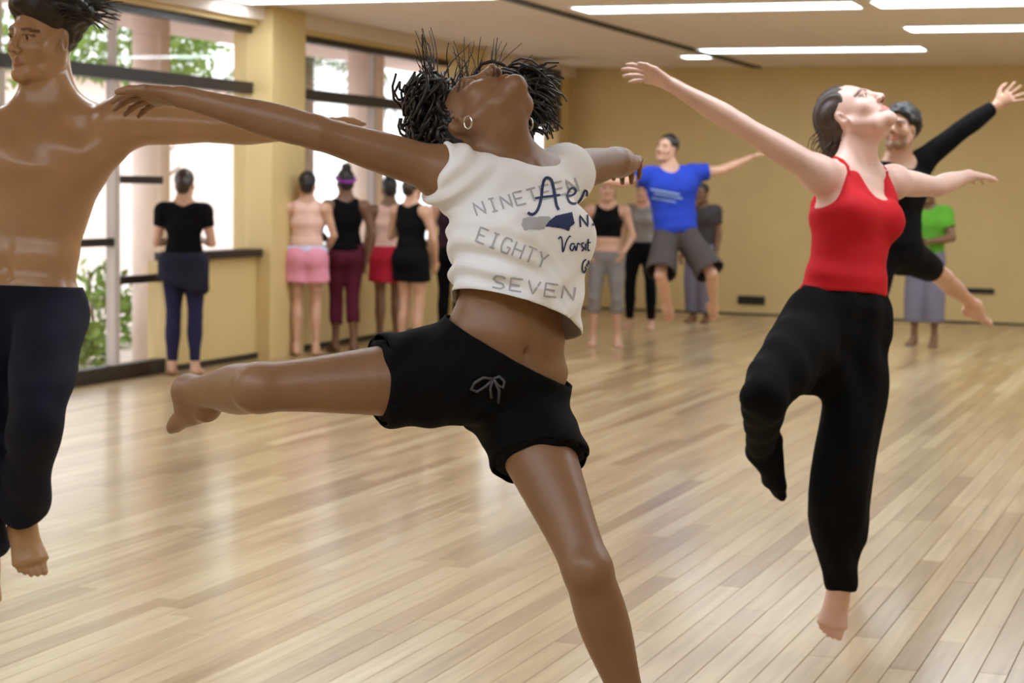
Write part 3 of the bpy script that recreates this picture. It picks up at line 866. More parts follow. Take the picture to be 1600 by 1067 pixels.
# ---- the leaping dancer in the white crop top
JA = {}
JA['shR'] = PX(704, 272, 3.93); JA['shL'] = PX(880, 270, 4.14)
JA['elR'] = PX(495, 207, 3.82); JA['wrR'] = PX(288, 152, 3.80)
JA['elL'] = place(JA['shL'], 962, 253, .28, 1); JA['wrL'] = place(JA['elL'], 984, 256, .25, 1)
JA['hdR'] = unit(-CR * .85 + CF * .42 + CU * .06); JA['hnR'] = unit(CU + CF * .3); JA['tlR'] = -CF
JA['hdL'] = unit(CF * .95 + CU * .22); JA['hnL'] = CU; JA['tlL'] = -CR
JA['nb'] = PX(806, 252, 4.03); JA['chest'] = PX(808, 372, 4.0); JA['waist'] = PX(794, 520, 4.0)
JA['hipR'] = PX(716, 588, 3.99); JA['hipL'] = PX(812, 640, 4.07)
JA['kneeR'] = place(JA['hipR'], 404, 606, .43, -1); JA['ankR'] = place(JA['kneeR'], 296, 612, .40, 1)
JA['kneeL'] = place(JA['hipL'], 918, 890, .41, -1); JA['ankL'] = place(JA['kneeL'], 1000, 1150, .41, 1)
JA['toeR'] = unit(-CR * .5 + CF * .85 - CU * .12); JA['toeL'] = unit(-CU * .85 + CR * .15 - CF * .5); JA['fnL'] = unit(-CF + CR * .2 - CU * .4); JA['fnR'] = unit(-CR * .2 - CF * .5 + CU * .6)
hfA = unit(CU * .97 - CF * .10 + CR * .02); huA = unit(CF * .70 - CR * .68 + CU * .10)
JA['head'] = (PX(752, 189, 4.03), hfA, huA)
JA['curl'] = .35; JA['curlL'] = 1.0
report('A', JA)
A = person((JA['pm0'] if 'pm0' in JA else PX(820, 640, 4.0)) * (1, 1, 0), 'leaping dancer in white printed crop top and black shorts, head thrown back')
FA = body_prims(JA, 1.0, False, True, bust=1.0)
bodyA, HPA = finish_body('body', FA, JA, 1.0, M_skinA, A, vox=.007, fine=.0034, lip=(.8, .55, .5))
# shirt: loose cropped top, open at neck, arms and hem
fa = FA.pick(('ribs', 'chest', 'girdle', 'bust', 'abdomen', 'deltL', 'deltR', 'armL', 'armR'))
cfA, upA = JA['cf'], JA['upc']
for p in fa.p:
    if p['tag'][:-1] in ('delt', 'arm'):
        X = p['tag'][-1]; q = unit(JA['el' + X] - JA['sh' + X]); p['clip'] = (JA['sh' + X] + q * (.022 if X == 'R' else .02), q)
    if p['tag'] == 'abdomen': p['ra'] = (.125, .10)
ssA = unit(JA['shL'] - JA['shR'])
hem0 = PX(722, 466, 3.97); hem1 = PX(895, 521, 4.02)
hn = unit(np.cross(hem1 - hem0, cfA)); hn = -hn if hn @ upA > 0 else hn
# the lower half hangs away from the ribs
fa.econe(JA['chest'] + cfA * .012, (hem0 + hem1) / 2 - upA * .04 + cfA * .02, ssA, (.132, .112), (.118, .105), .04, 'drape')
nk = unit(upA * .93 + cfA * .38)
fa.ell(JA['nb'] + upA * .055 + cfA * .045, (.10, .08, .066), (ssA, cfA, upA), .012, 'neckhole', sub=True)
def foldsA(V):
    q = V - JA['chest']; x = q @ ssA; z = q @ upA
    rib = np.sin((z * 1.0 + x * .75) * 135 + 2.0 * np.sin(x * 31)) * np.clip((-x + .02) / .09, 0, 1) * np.clip((.03 - z) / .09, 0, 1)
    shl = np.sin((z - x * .9) * 120) * np.clip((-x - .05) / .06, 0, 1) * np.clip((z + .02) / .05, 0, 1)
    low = np.sin((x * .6 - z) * 80 + 1) * np.clip((-z - .02) / .1, 0, 1)
    return .0062 * rib + .0042 * shl + .0034 * low
shirtA = garment('crop_top', fa, .006, M_white, A, off=.008, planes=[((hem0 + hem1) / 2, hn)], wrinkle=.0016, wscale=40, seed=4, folds=foldsA, thick=.002)
# shorts: loose black jersey
clip = {}
for X, t, tilt in (('R', .40, 0), ('L', .34, 0)):
    h_, k_ = JA['hip' + X], JA['knee' + X]; ax = unit(k_ - h_)
    n_ = unit(ax + (.28 * unit(-CR * .45 + CU * -.2) if X == 'L' else 0))
    clip['thigh' + X] = (h_ + (k_ - h_) * t, n_)
fs = FA.pick(('pelvis', 'abdomen', 'ribs', 'glute', 'thighL', 'thighR'), clip)
for X in 'RL':   # flared legs
    h_, k_ = JA['hip' + X], JA['knee' + X]; t = .46
    fs.cone(h_, h_ + (k_ - h_) * t, .088, .09 if X == 'L' else .086, .03, 'leg' + X, clip=clip['thigh' + X])
wb0, wb1 = PX(697, 492, 3.97), PX(880, 598, 4.03)
wn = unit(np.cross(wb1 - wb0, JA['pf'])); wn = wn if wn @ JA['upp'] > 0 else -wn
def foldsS(V):
    q = V - JA['pm']; return .004 * np.sin(q @ unit(CR + CU * .7) * 60) * np.sin(q @ unit(CU - CR * .2) * 33 + 1) + .002 * np.sin(q @ unit(CR - CU) * 120)
shortsA = garment('shorts', fs, .008, M_blk, A, off=.009, planes=[((wb0 + wb1) / 2, wn)], folds=foldsS, thick=.003)
# waistband cord tied in a bow
M_cord = mat('charcoal cord', srgb(70, 70, 78), .5)
def bvh_of(o):
    me = o.data; return BVHTree.FromPolygons([v.co[:] for v in me.vertices], [p.vertices[:] for p in me.polygons])
def hit(bv, x, y):
    h = bv.ray_cast(Vector(CAM), Vector(unit(ray(x, y)))); return None if h[0] is None else (np.array(h[0]), np.array(h[1]))
bS = bvh_of(shortsA)
mb = MB()
for path in (((770, 592), (755, 590), (742, 598), (736, 608), (745, 612), (758, 604), (771, 592)), ((771, 592), (780, 588), (788, 596), (786, 606), (778, 602), (771, 592)),
             ((771, 592), (766, 606), (768, 622)), ((771, 592), (780, 610), (779, 630))):
    pts = []
    for i, (x, y) in enumerate(path):
        r_ = hit(bS, x, y)
        if r_: pts.append(r_[0] - unit(ray(x, y)) * (.008 if 0 < i < len(path) - 1 else .004))
    if len(pts) > 1: mb.tube(pts, .0032, 6)
mb.build('drawstring', M_cord, shortsA, True)
# hair: curly locks flung out around the head
mb = MB(); rr = np.random.default_rng(11)
hc = JA['head'][0]; rA = np.cross(hfA, huA)
cap = Field(); cap.ell(HPA(0, -.027, .043), (.078, .094, .088), (rA, hfA, huA), .02)
cap.ell(HPA(0, .095, -.03), (.1, .09, .105), (rA, hfA, huA), .03, sub=True)
f0, lo, h_ = cap.grid(.006); V, Q = surface(f0, lo, h_); V = V + vnormals(V, Q) * (.006 * wav(V, 160, 3))[:, None]
hv = [tuple(p) for p in V]; hq = [tuple(q) for q in Q]
def scalp(n):
    out = []
    while len(out) < n:
        q = rr.normal(size=3); q /= np.linalg.norm(q)
        if q[1] > .45 and q[2] < .8: continue
        if q[2] < -.35: continue
        out.append(HPA(q[0] * .076, -.02 + q[1] * .09, .04 + q[2] * .085))
    return out
pts = scalp(760)
for i, p in enumerate(pts):
    x, y, z = proj(p)
    if i % 12 < 8:      # curls swept towards the open arm
        tx = rr.uniform(632, 712); ty = rr.uniform(118, 250); 
        if tx > 690: ty = rr.uniform(170, 248)
        e = PX(tx, ty, 4.03 + rr.uniform(-.02, .16))
        lock(mb, p, e, .0072, .0028, -CU * rr.uniform(-.02, .03), rr.uniform(.08, .17), 100 + i, 24, 5, rr.uniform(1.8, 3.4))
    elif i % 12 < 11:   # curls behind the chin side
        e = PX(rr.uniform(822, 872), rr.uniform(110, 205), 4.22 + rr.uniform(-.04, .08))
        lock(mb, p, e, .0062, .0022, CU * rr.uniform(-.02, .04), rr.uniform(.06, .12), 100 + i, 24, 5, rr.uniform(1.8, 3.2))
    else:               # thin flyaway strands
        if rr.random() < .3: e = PX(rr.uniform(648, 672), rr.uniform(40, 110), 4.08 + rr.uniform(-.03, .1))
        else: e = PX(rr.uniform(700, 835), rr.uniform(58, 112), 4.15 + rr.uniform(-.03, .12))
        lock(mb, p, e, .003, .0008, CF * .03 + CU * rr.uniform(-.01, .02), rr.uniform(.01, .05), 100 + i, 12, 4, rr.uniform(.6, 1.4))
n = len(hv); hv += mb.v; hq += [tuple(n + k for k in q) for q in mb.f]
mesh('hair', hv, hq, M_hair, A, True)
# silver earrings
for sg in (1, -1):
    e0 = HPA(sg * .083, -.004, -.042); m = MB(); ring = []
    for k in range(17):
        a = 2 * math.pi * k / 16; ring.append(e0 + .013 * (hfA * math.cos(a) + huA * (math.sin(a) - 1) * .9) + rA * sg * .004)
    m.tube(ring, .0024, 6, cap=False); m.build('earring', M_silver, A, True)
# lettering printed on the front of the top
M_ink = mat('navy print', srgb(30, 46, 92), .8); M_grey = mat('grey print', srgb(176, 176, 184), .85)
bA = bvh_of(shirtA)
def zp(X, Y): return 640 + X / 3.334, 220 + Y / 3.334
def smooth_path(pts, n=6):
    pts = [np.array(p, float) for p in pts]; out = []
    for i in range(len(pts) - 1):
        p0, p1, p2, p3 = pts[max(i - 1, 0)], pts[i], pts[i + 1], pts[min(i + 2, len(pts) - 1)]
        for k in range(n):
            t = k / n
            out.append(.5 * (2 * p1 + (p2 - p0) * t + (2 * p0 - 5 * p1 + 4 * p2 - p3) * t * t + (3 * p1 - p0 - 3 * p2 + p3) * t ** 3))
    out.append(pts[-1]); return out
def ribbon(mb, path, w, lift=.0016, curve=True):
    pts = smooth_path(path) if curve else [np.array(a) + (np.array(b) - a) * k / 4 for a, b in zip(map(np.array, path[:-1]), map(np.array, path[1:])) for k in range(4)] + [np.array(path[-1])]
    row = []
    for i, p in enumerate(pts):
        t = np.array(pts[min(i + 1, len(pts) - 1)]) - np.array(pts[max(i - 1, 0)]); t = t / (np.linalg.norm(t) + 1e-9); nn = np.array((-t[1], t[0]))
        pr = []
        for e in (-1, 0, 1):
            h = hit(bA, *zp(*(np.array(p) + nn * e * w / 2)))
            if h is None: pr = None; break
            pr.append(h[0] + h[1] * lift * (1 if h[1] @ ray(800, 400) < 0 else -1))
        row.append(pr)
    for a, b in zip(row[:-1], row[1:]):
        if a is None or b is None or np.linalg.norm(a[1] - b[1]) > .03: continue
        n = len(mb.v); mb.v += [tuple(q) for q in a + b]; mb.f += [(n, n + 1, n + 4, n + 3), (n + 1, n + 2, n + 5, n + 4)]
def patch(mb, poly, lift=.0017, step=9):
    poly = [np.array(p, float) for p in poly]; xs = [p[0] for p in poly]; ys = [p[1] for p in poly]
    def ins(x, y):
        c = False
        for i in range(len(poly)):
            (x1, y1), (x2, y2) = poly[i], poly[i - 1]
            if (y1 > y) != (y2 > y) and x < (x2 - x1) * (y - y1) / (y2 - y1) + x1: c = not c
        return c
    idx = {}
    X = np.arange(min(xs), max(xs) + step, step); Y = np.arange(min(ys), max(ys) + step, step)
    def vid(i, j):
        if (i, j) not in idx:
            h = hit(bA, *zp(X[i], Y[j]))
            if h is None: idx[(i, j)] = None
            else: idx[(i, j)] = len(mb.v); mb.v.append(tuple(h[0] + h[1] * lift * (1 if h[1] @ ray(800, 400) < 0 else -1)))
        return idx[(i, j)]
    for i in range(len(X) - 1):
        for j in range(len(Y) - 1):
            if ins(X[i] + step / 2, Y[j] + step / 2):
                q = [vid(i, j), vid(i + 1, j), vid(i + 1, j + 1), vid(i, j + 1)]
                if None not in q: mb.f.append(tuple(q))
ink = MB()
ribbon(ink, [(613, 376), (638, 386), (663, 366), (682, 312), (690, 240), (700, 204), (716, 194), (736, 206), (747, 245), (757, 300), (765, 340), (776, 362)], 15)
ribbon(ink, [(652, 302), (695, 295), (740, 290), (782, 284)], 12)
ribbon(ink, [(812, 290), (845, 284), (864, 262), (850, 246), (830, 256), (820, 288), (832, 320), (858, 329), (884, 312), (900, 284)], 11)
ribbon(ink, [(900, 284), (910, 258), (922, 268), (918, 296)], 11); ribbon(ink, [(918, 296), (922, 316), (938, 322)], 11)
ink.build('script_lettering', M_ink, shirtA); ink = MB()
patch(ink, [(704, 446), (725, 418), (760, 392), (845, 373), (850, 400), (858, 432), (835, 450), (828, 470), (790, 456)], step=3)
ink.build('navy_badge', M_ink, shirtA); ink = MB()
for st in ([(888, 450), (884, 390), (926, 446), (924, 386)], [(944, 388), (952, 414), (964, 388)], [(952, 414), (953, 444)]): ribbon(ink, st, 9, curve=False)
ink.build('block_lettering', M_ink, shirtA); ink = MB()
for st in ([(772, 512), (784, 500), (792, 520), (796, 578), (812, 530), (828, 500), (838, 498)], [(858, 538), (842, 536), (834, 558), (846, 572), (858, 546), (862, 572)],
           [(866, 572), (872, 538), (876, 534), (886, 540)], [(906, 530), (894, 536), (896, 550), (906, 560), (894, 574)], [(914, 534), (914, 570)], [(928, 510), (926, 566), (936, 568)], [(920, 532), (940, 528)],
           ): ribbon(ink, st, 7.5)
ink.build('navy_lettering', M_ink, shirtA); ink = MB()
for st in ([(916, 616), (902, 632), (896, 666), (906, 686), (916, 664), (908, 656)], [(922, 640), (920, 688)], [(930, 622), (928, 692)], [(940, 620), (938, 694)]): ribbon(ink, st, 7.5)
ink.build('navy_lettering', M_ink, shirtA)
GL = {'N': [[(0, 1), (0, 0), (1, 1), (1, 0)]], 'I': [[(.5, 0), (.5, 1)], [(.2, 0), (.8, 0)], [(.2, 1), (.8, 1)]], 'E': [[(1, 0), (0, 0), (0, 1), (1, 1)], [(0, .5), (.8, .5)]],
      'T': [[(0, 0), (1, 0)], [(.5, 0), (.5, 1)]], 'G': [[(1, .15), (.8, 0), (.2, 0), (0, .3), (0, .7), (.2, 1), (.9, 1), (1, .6), (.6, .6)]], 'H': [[(0, 0), (0, 1)], [(1, 0), (1, 1)], [(0, .5), (1, .5)]],
      'Y': [[(0, 0), (.5, .5), (1, 0)], [(.5, .5), (.5, 1)]], 'S': [[(1, .1), (.7, 0), (.2, 0), (0, .25), (.3, .47), (.8, .55), (1, .8), (.7, 1), (0, .95)]], 'V': [[(0, 0), (.5, 1), (1, 0)]]}
grey = MB()
def word(txt, x0, y0, x1, y1, h, shear):
    n = len(txt); a = np.array((x0, y0), float); d = (np.array((x1, y1)) - a) / n; up = np.array((shear, h))
    for i, c in enumerate(txt):
        o = a + d * i
        for st in GL[c]: ribbon(grey, [o + d * .68 * x + up * y for x, y in st], 10, .0012, curve=False)
word('NINETEEN', 330, 326, 880, 188, 66, 24)
grey.build('grey_lettering', M_grey, shirtA); grey = MB()
word('EIGHTY', 372, 450, 745, 600, 72, -26)
grey.build('grey_lettering', M_grey, shirtA); grey = MB()
word('SEVEN', 440, 700, 890, 768, 66, -10)
grey.build('grey_lettering', M_grey, shirtA); grey = MB()
patch(grey, [(590, 402), (700, 395), (738, 398), (712, 430), (700, 460), (596, 466), (582, 440)], .0012, step=4)
grey.build('grey_badge', M_grey, shirtA)
# ---- the dancer in the red top
JB = {}; dB = 6.0
JB['shR'] = PX(1283, 272, 6.0); JB['shL'] = PX(1393, 283, 6.22)
JB['elR'] = PX(1158, 196, 5.95); JB['wrR'] = PX(1050, 133, 5.92)
JB['elL'] = place(JB['shL'], 1462, 292, .28, 1); JB['wrL'] = place(JB['elL'], 1513, 275, .25, 1)
JB['hdR'] = unit(-CR * .8 + CU * .35 + CF * .2); JB['hnR'] = unit(CU + CF * .5); JB['tlR'] = -CF
JB['hdL'] = unit(CR * .4 + CF * .8 + CU * .05); JB['hnL'] = CU; JB['tlL'] = CR
JB['nb'] = PX(1333, 262, 6.12); JB['chest'] = PX(1333, 345, 6.07); JB['waist'] = PX(1322, 435, 6.05)
JB['hipR'] = PX(1276, 510, 6.03); JB['hipL'] = PX(1346, 512, 6.10)
JB['kneeR'] = place(JB['hipR'], 1194, 618, .42, -1); JB['ankR'] = place(JB['kneeR'], 1186, 704, .40, 1)
JB['kneeL'] = place(JB['hipL'], 1318, 725, .43, -1); JB['ankL'] = place(JB['kneeL'], 1312, 916, .41, 1)
JB['toeR'] = unit(-CU * .95 + CF * .25 + CR * .05); JB['fnR'] = unit(-CR - CF * .5)
JB['toeL'] = unit(-CU * .95 - CR * .22 - CF * .12); JB['fnL'] = unit(-CF + CU * .1 - CR * .2)
hfB = unit(CU * .70 + CR * .52 - CF * .36); huB = unit(CU * .60 - CR * .62 + CF * .45)
JB['head'] = (PX(1334, 183, 6.13), hfB, huB)
JB['curl'] = .25; JB['spread'] = .25
report('B', JB)
B = person(PX(1320, 600, 6.05) * (1, 1, 0), 'leaping dancer in red camisole and black harem trousers, arms spread wide')
FB = body_prims(JB, 1.0, False, True, bust=.95)
bodyB, HPB = finish_body('body', FB, JB, 1.0, M_skinB, B, vox=.009, fine=.0042, lip=(.85, .5, .5))
cfB, upB = JB['cf'], JB['upc']; ssB = unit(JB['shL'] - JB['shR'])
fb = FB.pick(('ribs', 'chest', 'bust', 'abdomen', 'pelvis'))
for sg in (-1, 1):
    p0 = JB['nb'] - upB * .012 + ssB * sg * .10
    fb.cone(p0 - upB * .1 + cfB * .06, p0 + cfB * .03, .03, .012, .02, 'strap'); fb.cone(p0 + cfB * .03, p0 - upB * .1 - cfB * .05, .012, .014, .02, 'strap')
fb.ell(JB['nb'] + upB * .0 + cfB * .10, (.062, .15, .115), (ssB, cfB, upB), .02, 'neck', sub=True)
fb.ell(JB['nb'] + upB * .05 - cfB * .02, (.075, .10, .10), (ssB, cfB, upB), .02, 'neck', sub=True)
for sg in (-1, 1): fb.ell(JB['nb'] - upB * .03 + ssB * sg * .185, (.075, .12, .105), (ssB, cfB, upB), .02, 'armhole', sub=True)
h0, h1 = PX(1256, 458, 6.0), PX(1384, 468, 6.1); hb_ = unit(np.cross(h1 - h0, cfB)); hb_ = hb_ if hb_ @ upB < 0 else -hb_
topB = garment('camisole', fb, .008, M_red, B, off=.010, planes=[((h0 + h1) / 2, hb_)], wrinkle=.002, wscale=32, seed=6, thick=.002)
for sg in (-1, 1):   # shoulder straps lie on the skin
    p0 = JB['nb'] - upB * .012 + ssB * sg * .086
    bb = bvh_of(bodyB); pts = []
    for k in range(13):
        a = -1.15 + 2.3 * k / 12; src = JB['chest'] + upB * .05 + ssB * sg * .102 * (1 - .1 * abs(a)) + (upB * math.cos(a) - cfB * math.sin(a)) * .5
        h = bb.ray_cast(Vector(src), Vector(-(upB * math.cos(a) - cfB * math.sin(a))))
        if h[0] is not None and (np.array(h[0]) - JB['nb']) @ upB < .012: pts.append(np.array(h[0]) + np.array(h[1]) * .002)
    if len(pts) > 3: MB().tube(pts, .0055, 6).build('strap', M_red, B, True)
# low crotch trousers: wide legs narrowing to the ankle
fp = FB.pick(('pelvis', 'abdomen', 'ribs', 'glute'))
hR, kR, aR, hL, kL, aL = (JB[k] for k in ('hipR', 'kneeR', 'ankR', 'hipL', 'kneeL', 'ankL'))
cR = (aR - unit(aR - kR) * .01, unit(aR - kR)); cL = (aL + unit(aL - kL) * .005, unit(aL - kL))
fp.limb([hR, hR + (kR - hR) * .5 , kR], [.10, .10, .095, .082, .068], .05, 'legR')
fp.limb([kR, kR + (aR - kR) * .5, aR + unit(aR - kR) * .06], [.066, .062, .05, .04, .034], .02, 'legR', clip=cR)
fp.limb([hL, (hL + kL) / 2 + CR * .005, kL, kL + (aL - kL) * .45 - CR * .012, aL + unit(aL - kL) * .03], [.085, .09, .095, .095, .095, .094, .098, .093, .072, .05, .042], .05, 'legL', clip=cL)
cr_ = PX(1272, 560, 6.05)
fp.ell(cr_, (.13, .085, .105), (CR, CF, CU), .06, 'web'); fp.ell(PX(1235, 560, 6.02), (.085, .07, .075), (CR, CF, CU), .05, 'web')
w0 = (PX(1255, 448, 6.0) + PX(1385, 455, 6.1)) / 2
wn_ = JB['upp']
def foldsP(V):
    q = V - JB['pm']; z = q @ CU
    return .006 * np.sin(q @ unit(CR + CU * .35) * 48 + 2 * np.sin(z * 8)) * np.clip(-z / .1, 0, 1) + .003 * np.sin(q @ unit(CF + CR) * 70)
pantsB = garment('harem_trousers', fp, .009, M_blk, B, off=.006, planes=[(w0, wn_)], folds=foldsP, thick=.003)
fk = FB.pick(('footR', 'calfR')); 
garment('sock', fk, .007, M_blk, B, off=.005, planes=[(kR + (aR - kR) * .6, unit(kR - aR))], thick=.002)
# hair gathered in a low knot
hB = Field(); rB = np.cross(hfB, huB)
hB.ell(HPB(0, -.026, .042), (.080, .094, .088), (rB, hfB, huB), .02); hB.ell(HPB(0, -.10, -.015), (.05, .045, .05), (rB, hfB, huB), .03)
hB.ell(HPB(0, -.125, -.045), (.035, .035, .05), (rB, hfB, huB), .03)
hB.ell(HPB(0, .098, -.035), (.1, .09, .11), (rB, hfB, huB), .03, sub=True)
for x in (-1, 1): hB.ell(HPB(x * .085, .0, -.02), (.03, .03, .04), (rB, hfB, huB), .02, sub=True)
f0, lo, h_ = hB.grid(.006); V, Q = surface(f0, lo, h_); q = V - HPB(0, 0, 0)
V = V + vnormals(V, Q) * (.0025 * np.sin(q @ rB * 300 + 2 * np.sin(q @ huB * 30)))[:, None]
mb = MB(); rr = np.random.default_rng(21); hv = [tuple(p) for p in V]; hq = [tuple(t) for t in Q]
for k in range(46):
    a = rr.uniform(-1, 1); p = HPB(a * .06, -.09 + rr.uniform(-.02, .03), rr.uniform(-.05, .06))
    lock(mb, p, p + (-hfB * rr.uniform(.02, .06) - CU * rr.uniform(.0, .06) - CR * .015), .003, .001, CU * .008, .06, 700 + k, 8, 4, 1.0)
n = len(hv); hv += mb.v; hq += [tuple(n + k for k in t) for t in mb.f]
mesh('hair', hv, hq, M_hairbr, B, True)

# ---- the shirtless dancer
JC = {}; dC = 5.5
JC['shL'] = PX(188, 190, 5.42); JC['shR'] = place(JC['shL'], -30, 205, .415, 1)
JC['elL'] = PX(340, 196, 5.36); JC['wrL'] = PX(470, 202, 5.33)
JC['hdL'] = unit(CR * .9 + CU * .22 + CF * .1); JC['hnL'] = CU; JC['tlL'] = -CF
JC['elR'] = PX(-190, 170, 5.75); JC['wrR'] = PX(-320, 130, 5.75); JC['hdR'] = -CR; JC['hnR'] = CU; JC['tlR'] = -CF
JC['nb'] = PX(76, 170, 5.52); JC['chest'] = PX(62, 268, 5.5); JC['waist'] = PX(38, 402, 5.5)
JC['hipL'] = PX(80, 492, 5.47); JC['hipR'] = PX(-8, 490, 5.54)
JC['kneeL'] = place(JC['hipL'], 56, 655, .43, -1); JC['ankL'] = place(JC['kneeL'], 34, 800, .42, 1)
JC['kneeR'] = place(JC['hipR'], -34, 690, .43, -1); JC['ankR'] = place(JC['kneeR'], -26, 860, .42, 1)
JC['toeL'] = unit(-CU * .85 + CR * .35 - CF * .35); JC['fnL'] = unit(-CF * .8 + CR * .4 + CU * .3)
JC['toeR'] = unit(-CU * .9 - CF * .4); JC['fnR'] = unit(-CF + CU * .3)
hfC = unit(-CF * .82 - CR * .52 - CU * .05); huC = unit(CU + CR * .16)
JC['head'] = (PX(66, 62, 5.5), hfC, huC); JC['curl'] = .25; JC['aw'] = 1.36
report('C', JC)
Cp = person(PX(45, 600, 5.5) * (1, 1, 0), 'shirtless dancer in navy trousers jumping with outstretched arms')
FC = body_prims(JC, 1.04, True, True)
bodyC, HPC = finish_body('body', FC, JC, 1.04, M_skinC, Cp, vox=.009, fine=.0042, male=True, lip=(.8, .6, .55))
fc = FC.pick(('pelvis', 'abdomen', 'ribs', 'glute', 'thighL', 'thighR', 'kneeL', 'kneeR'))
for X in 'LR':
    h_, k_, a_ = JC['hip' + X], JC['knee' + X], JC['ank' + X]; ax = unit(a_ - k_)
    fc.limb([h_, k_, a_ + ax * .05], [.085, .083, .076, .07, .063, .06, .06, .062, .07], .04, 'leg' + X, clip=(a_ - ax * .02, ax))
def foldsC(V):
    q = V - JC['pm']; z = q @ CU
    return .005 * np.sin(q @ unit(CR * .5 + CU) * 45 + 2 * np.sin(q @ CR * 20)) * np.clip(-z / .15, 0, 1)
w0 = PX(40, 446, 5.5)
pantsC = garment('trousers', fc, .009, M_navy, Cp, off=.009, planes=[(w0, JC['upp'])], folds=foldsC, thick=.003)
hC = Field(); rC = np.cross(hfC, huC)
hC.ell(HPC(0, -.022, .046), (.084, .1, .092), (rC, hfC, huC), .02); hC.ell(HPC(0, .045, .085), (.07, .06, .045), (rC, hfC, huC), .03); hC.ell(HPC(-.06, -.04, .085), (.07, .07, .05), (rC, hfC, huC), .03)
hC.ell(HPC(0, .10, -.035), (.1, .09, .10), (rC, hfC, huC), .025, sub=True); hC.ell(HPC(0, -.05, -.10), (.12, .12, .06), (rC, hfC, huC), .02, sub=True)
for x in (-1, 1): hC.ell(HPC(x * .085, .005, -.02), (.03, .035, .045), (rC, hfC, huC), .02, sub=True)
f0, lo, h_ = hC.grid(.006); V, Q = surface(f0, lo, h_); V = V + vnormals(V, Q) * (.009 * wav(V, 130, 5))[:, None]
mb = MB(); rr = np.random.default_rng(31); hv = [tuple(p) for p in V]; hq = [tuple(t) for t in Q]
for k in range(620):
    q = rr.normal(size=3); q /= np.linalg.norm(q)
    if q[2] < .05 or (q[1] > .55 and q[2] < .55): continue
    p = HPC(q[0] * .08, -.02 + q[1] * .095, .05 + q[2] * .088); d = HPC(*(q * .1)) - JC['head'][0]
    lock(mb, p, p + unit(d) * .035 + CR * rr.uniform(.02, .10) + CU * rr.uniform(-.03, .01), rr.uniform(.003, .007), .001, CU * .012, .06, 900 + k, 7, 4, .7)
n = len(hv); hv += mb.v; hq += [tuple(n + k for k in t) for t in mb.f]
mesh('hair', hv, hq, M_hair, Cp, True)
# ------------------------------------------------------------------ the rest of the class, further back
def stand(px, py, fwd, H, elL=(.22, -.02, 1.10), wrL=(.23, .06, .86), elR=(-.22, -.02, 1.10), wrR=(-.23, .06, .86), gap=.10, lean=0.0, step=0.0, look=(0, 1, 0), turn=None):
    """a standing person's joints; local axes are left, forward, up for a height of 1.70 m"""
    base = on_floor(px, py); s = H / 1.70
    f = unit(np.array((fwd[0], fwd[1], 0.0))); l = np.cross(UPZ, f)
    W = lambda x, y, z: base + s * (l * x + f * (y + lean * max(0, z - .9)) + UPZ * z)
    J = {'hipL': W(.088, 0, .90), 'hipR': W(-.088, 0, .90), 'kneeL': W(gap, .03 + step * .5, .485), 'kneeR': W(-gap, .03 - step * .5, .485),
         'ankL': W(gap + .005, -.01 + step, .082), 'ankR': W(-gap - .005, -.01 - step, .082), 'waist': W(0, .01, 1.06), 'chest': W(0, .01, 1.24), 'nb': W(0, -.01, 1.42),
         'shL': W(.172, -.005, 1.375), 'shR': W(-.172, -.005, 1.375), 'elL': W(*elL), 'wrL': W(*wrL), 'elR': W(*elR), 'wrR': W(*wrR)}
    for X, sg in (('L', 1), ('R', -1)):
        J['toe' + X] = unit(f + l * sg * .15 - UPZ * .06); J['hn' + X] = unit(l * sg); J['tl' + X] = f; J['fn' + X] = UPZ
    hf = unit(f * look[1] + l * look[0] + UPZ * look[2])
    J['head'] = (W(0, .03, 1.585), hf, unit(UPZ - hf * (hf @ UPZ)))
    J['s'] = s; J['base'] = base
    return J
def simple_hair(P, J, s, m, parent, style='short', seed=1, male=False):
    hc, hf, hu = J['head']; hf = unit(hf); hu = unit(hu - hf * (hu @ hf)); r = np.cross(hf, hu); F = Field(); A = (r, hf, hu)
    F.ell(P(0, -.022, .044), np.array((.082, .1, .09)) * s, A, .02)
    if style == 'bun': F.ell(P(0, -.06, .14), np.array((.048, .048, .042)) * s, A, .02); F.ell(P(0, -.09, -.02), np.array((.06, .03, .05)) * s, A, .03)
    if style == 'knot': F.ell(P(0, -.12, .01), np.array((.045, .04, .045)) * s, A, .02); F.ell(P(0, -.09, -.03), np.array((.06, .03, .05)) * s, A, .03)
    if style == 'long': F.econe(P(0, -.08, 0), P(0, -.09, -.2), r, (.08 * s, .04 * s), (.065 * s, .025 * s), .03)
    if style == 'curly': F.ell(P(0, -.035, .06), np.array((.1, .115, .105)) * s, A, .02)
    F.ell(P(0, .1, -.035), np.array((.1, .09, .105)) * s, A, .025, sub=True)
    for x in (-1, 1): F.ell(P(x * .087, .005, -.02), np.array((.03, .032, .042)) * s, A, .02, sub=True)
    if style == 'short': F.ell(P(0, -.05, -.105), np.array((.12, .12, .06)) * s, A, .02, sub=True)
    f0, lo, h = F.grid(.008); V, Q = surface(f0, lo, h)
    V = V + vnormals(V, Q) * ((.008 if style == 'curly' else .003) * wav(V, 140, seed))[:, None]
    return to_mesh('hair', V, Q, m, parent)
def between(J, a, b, t): return J[a] + (J[b] - J[a]) * t
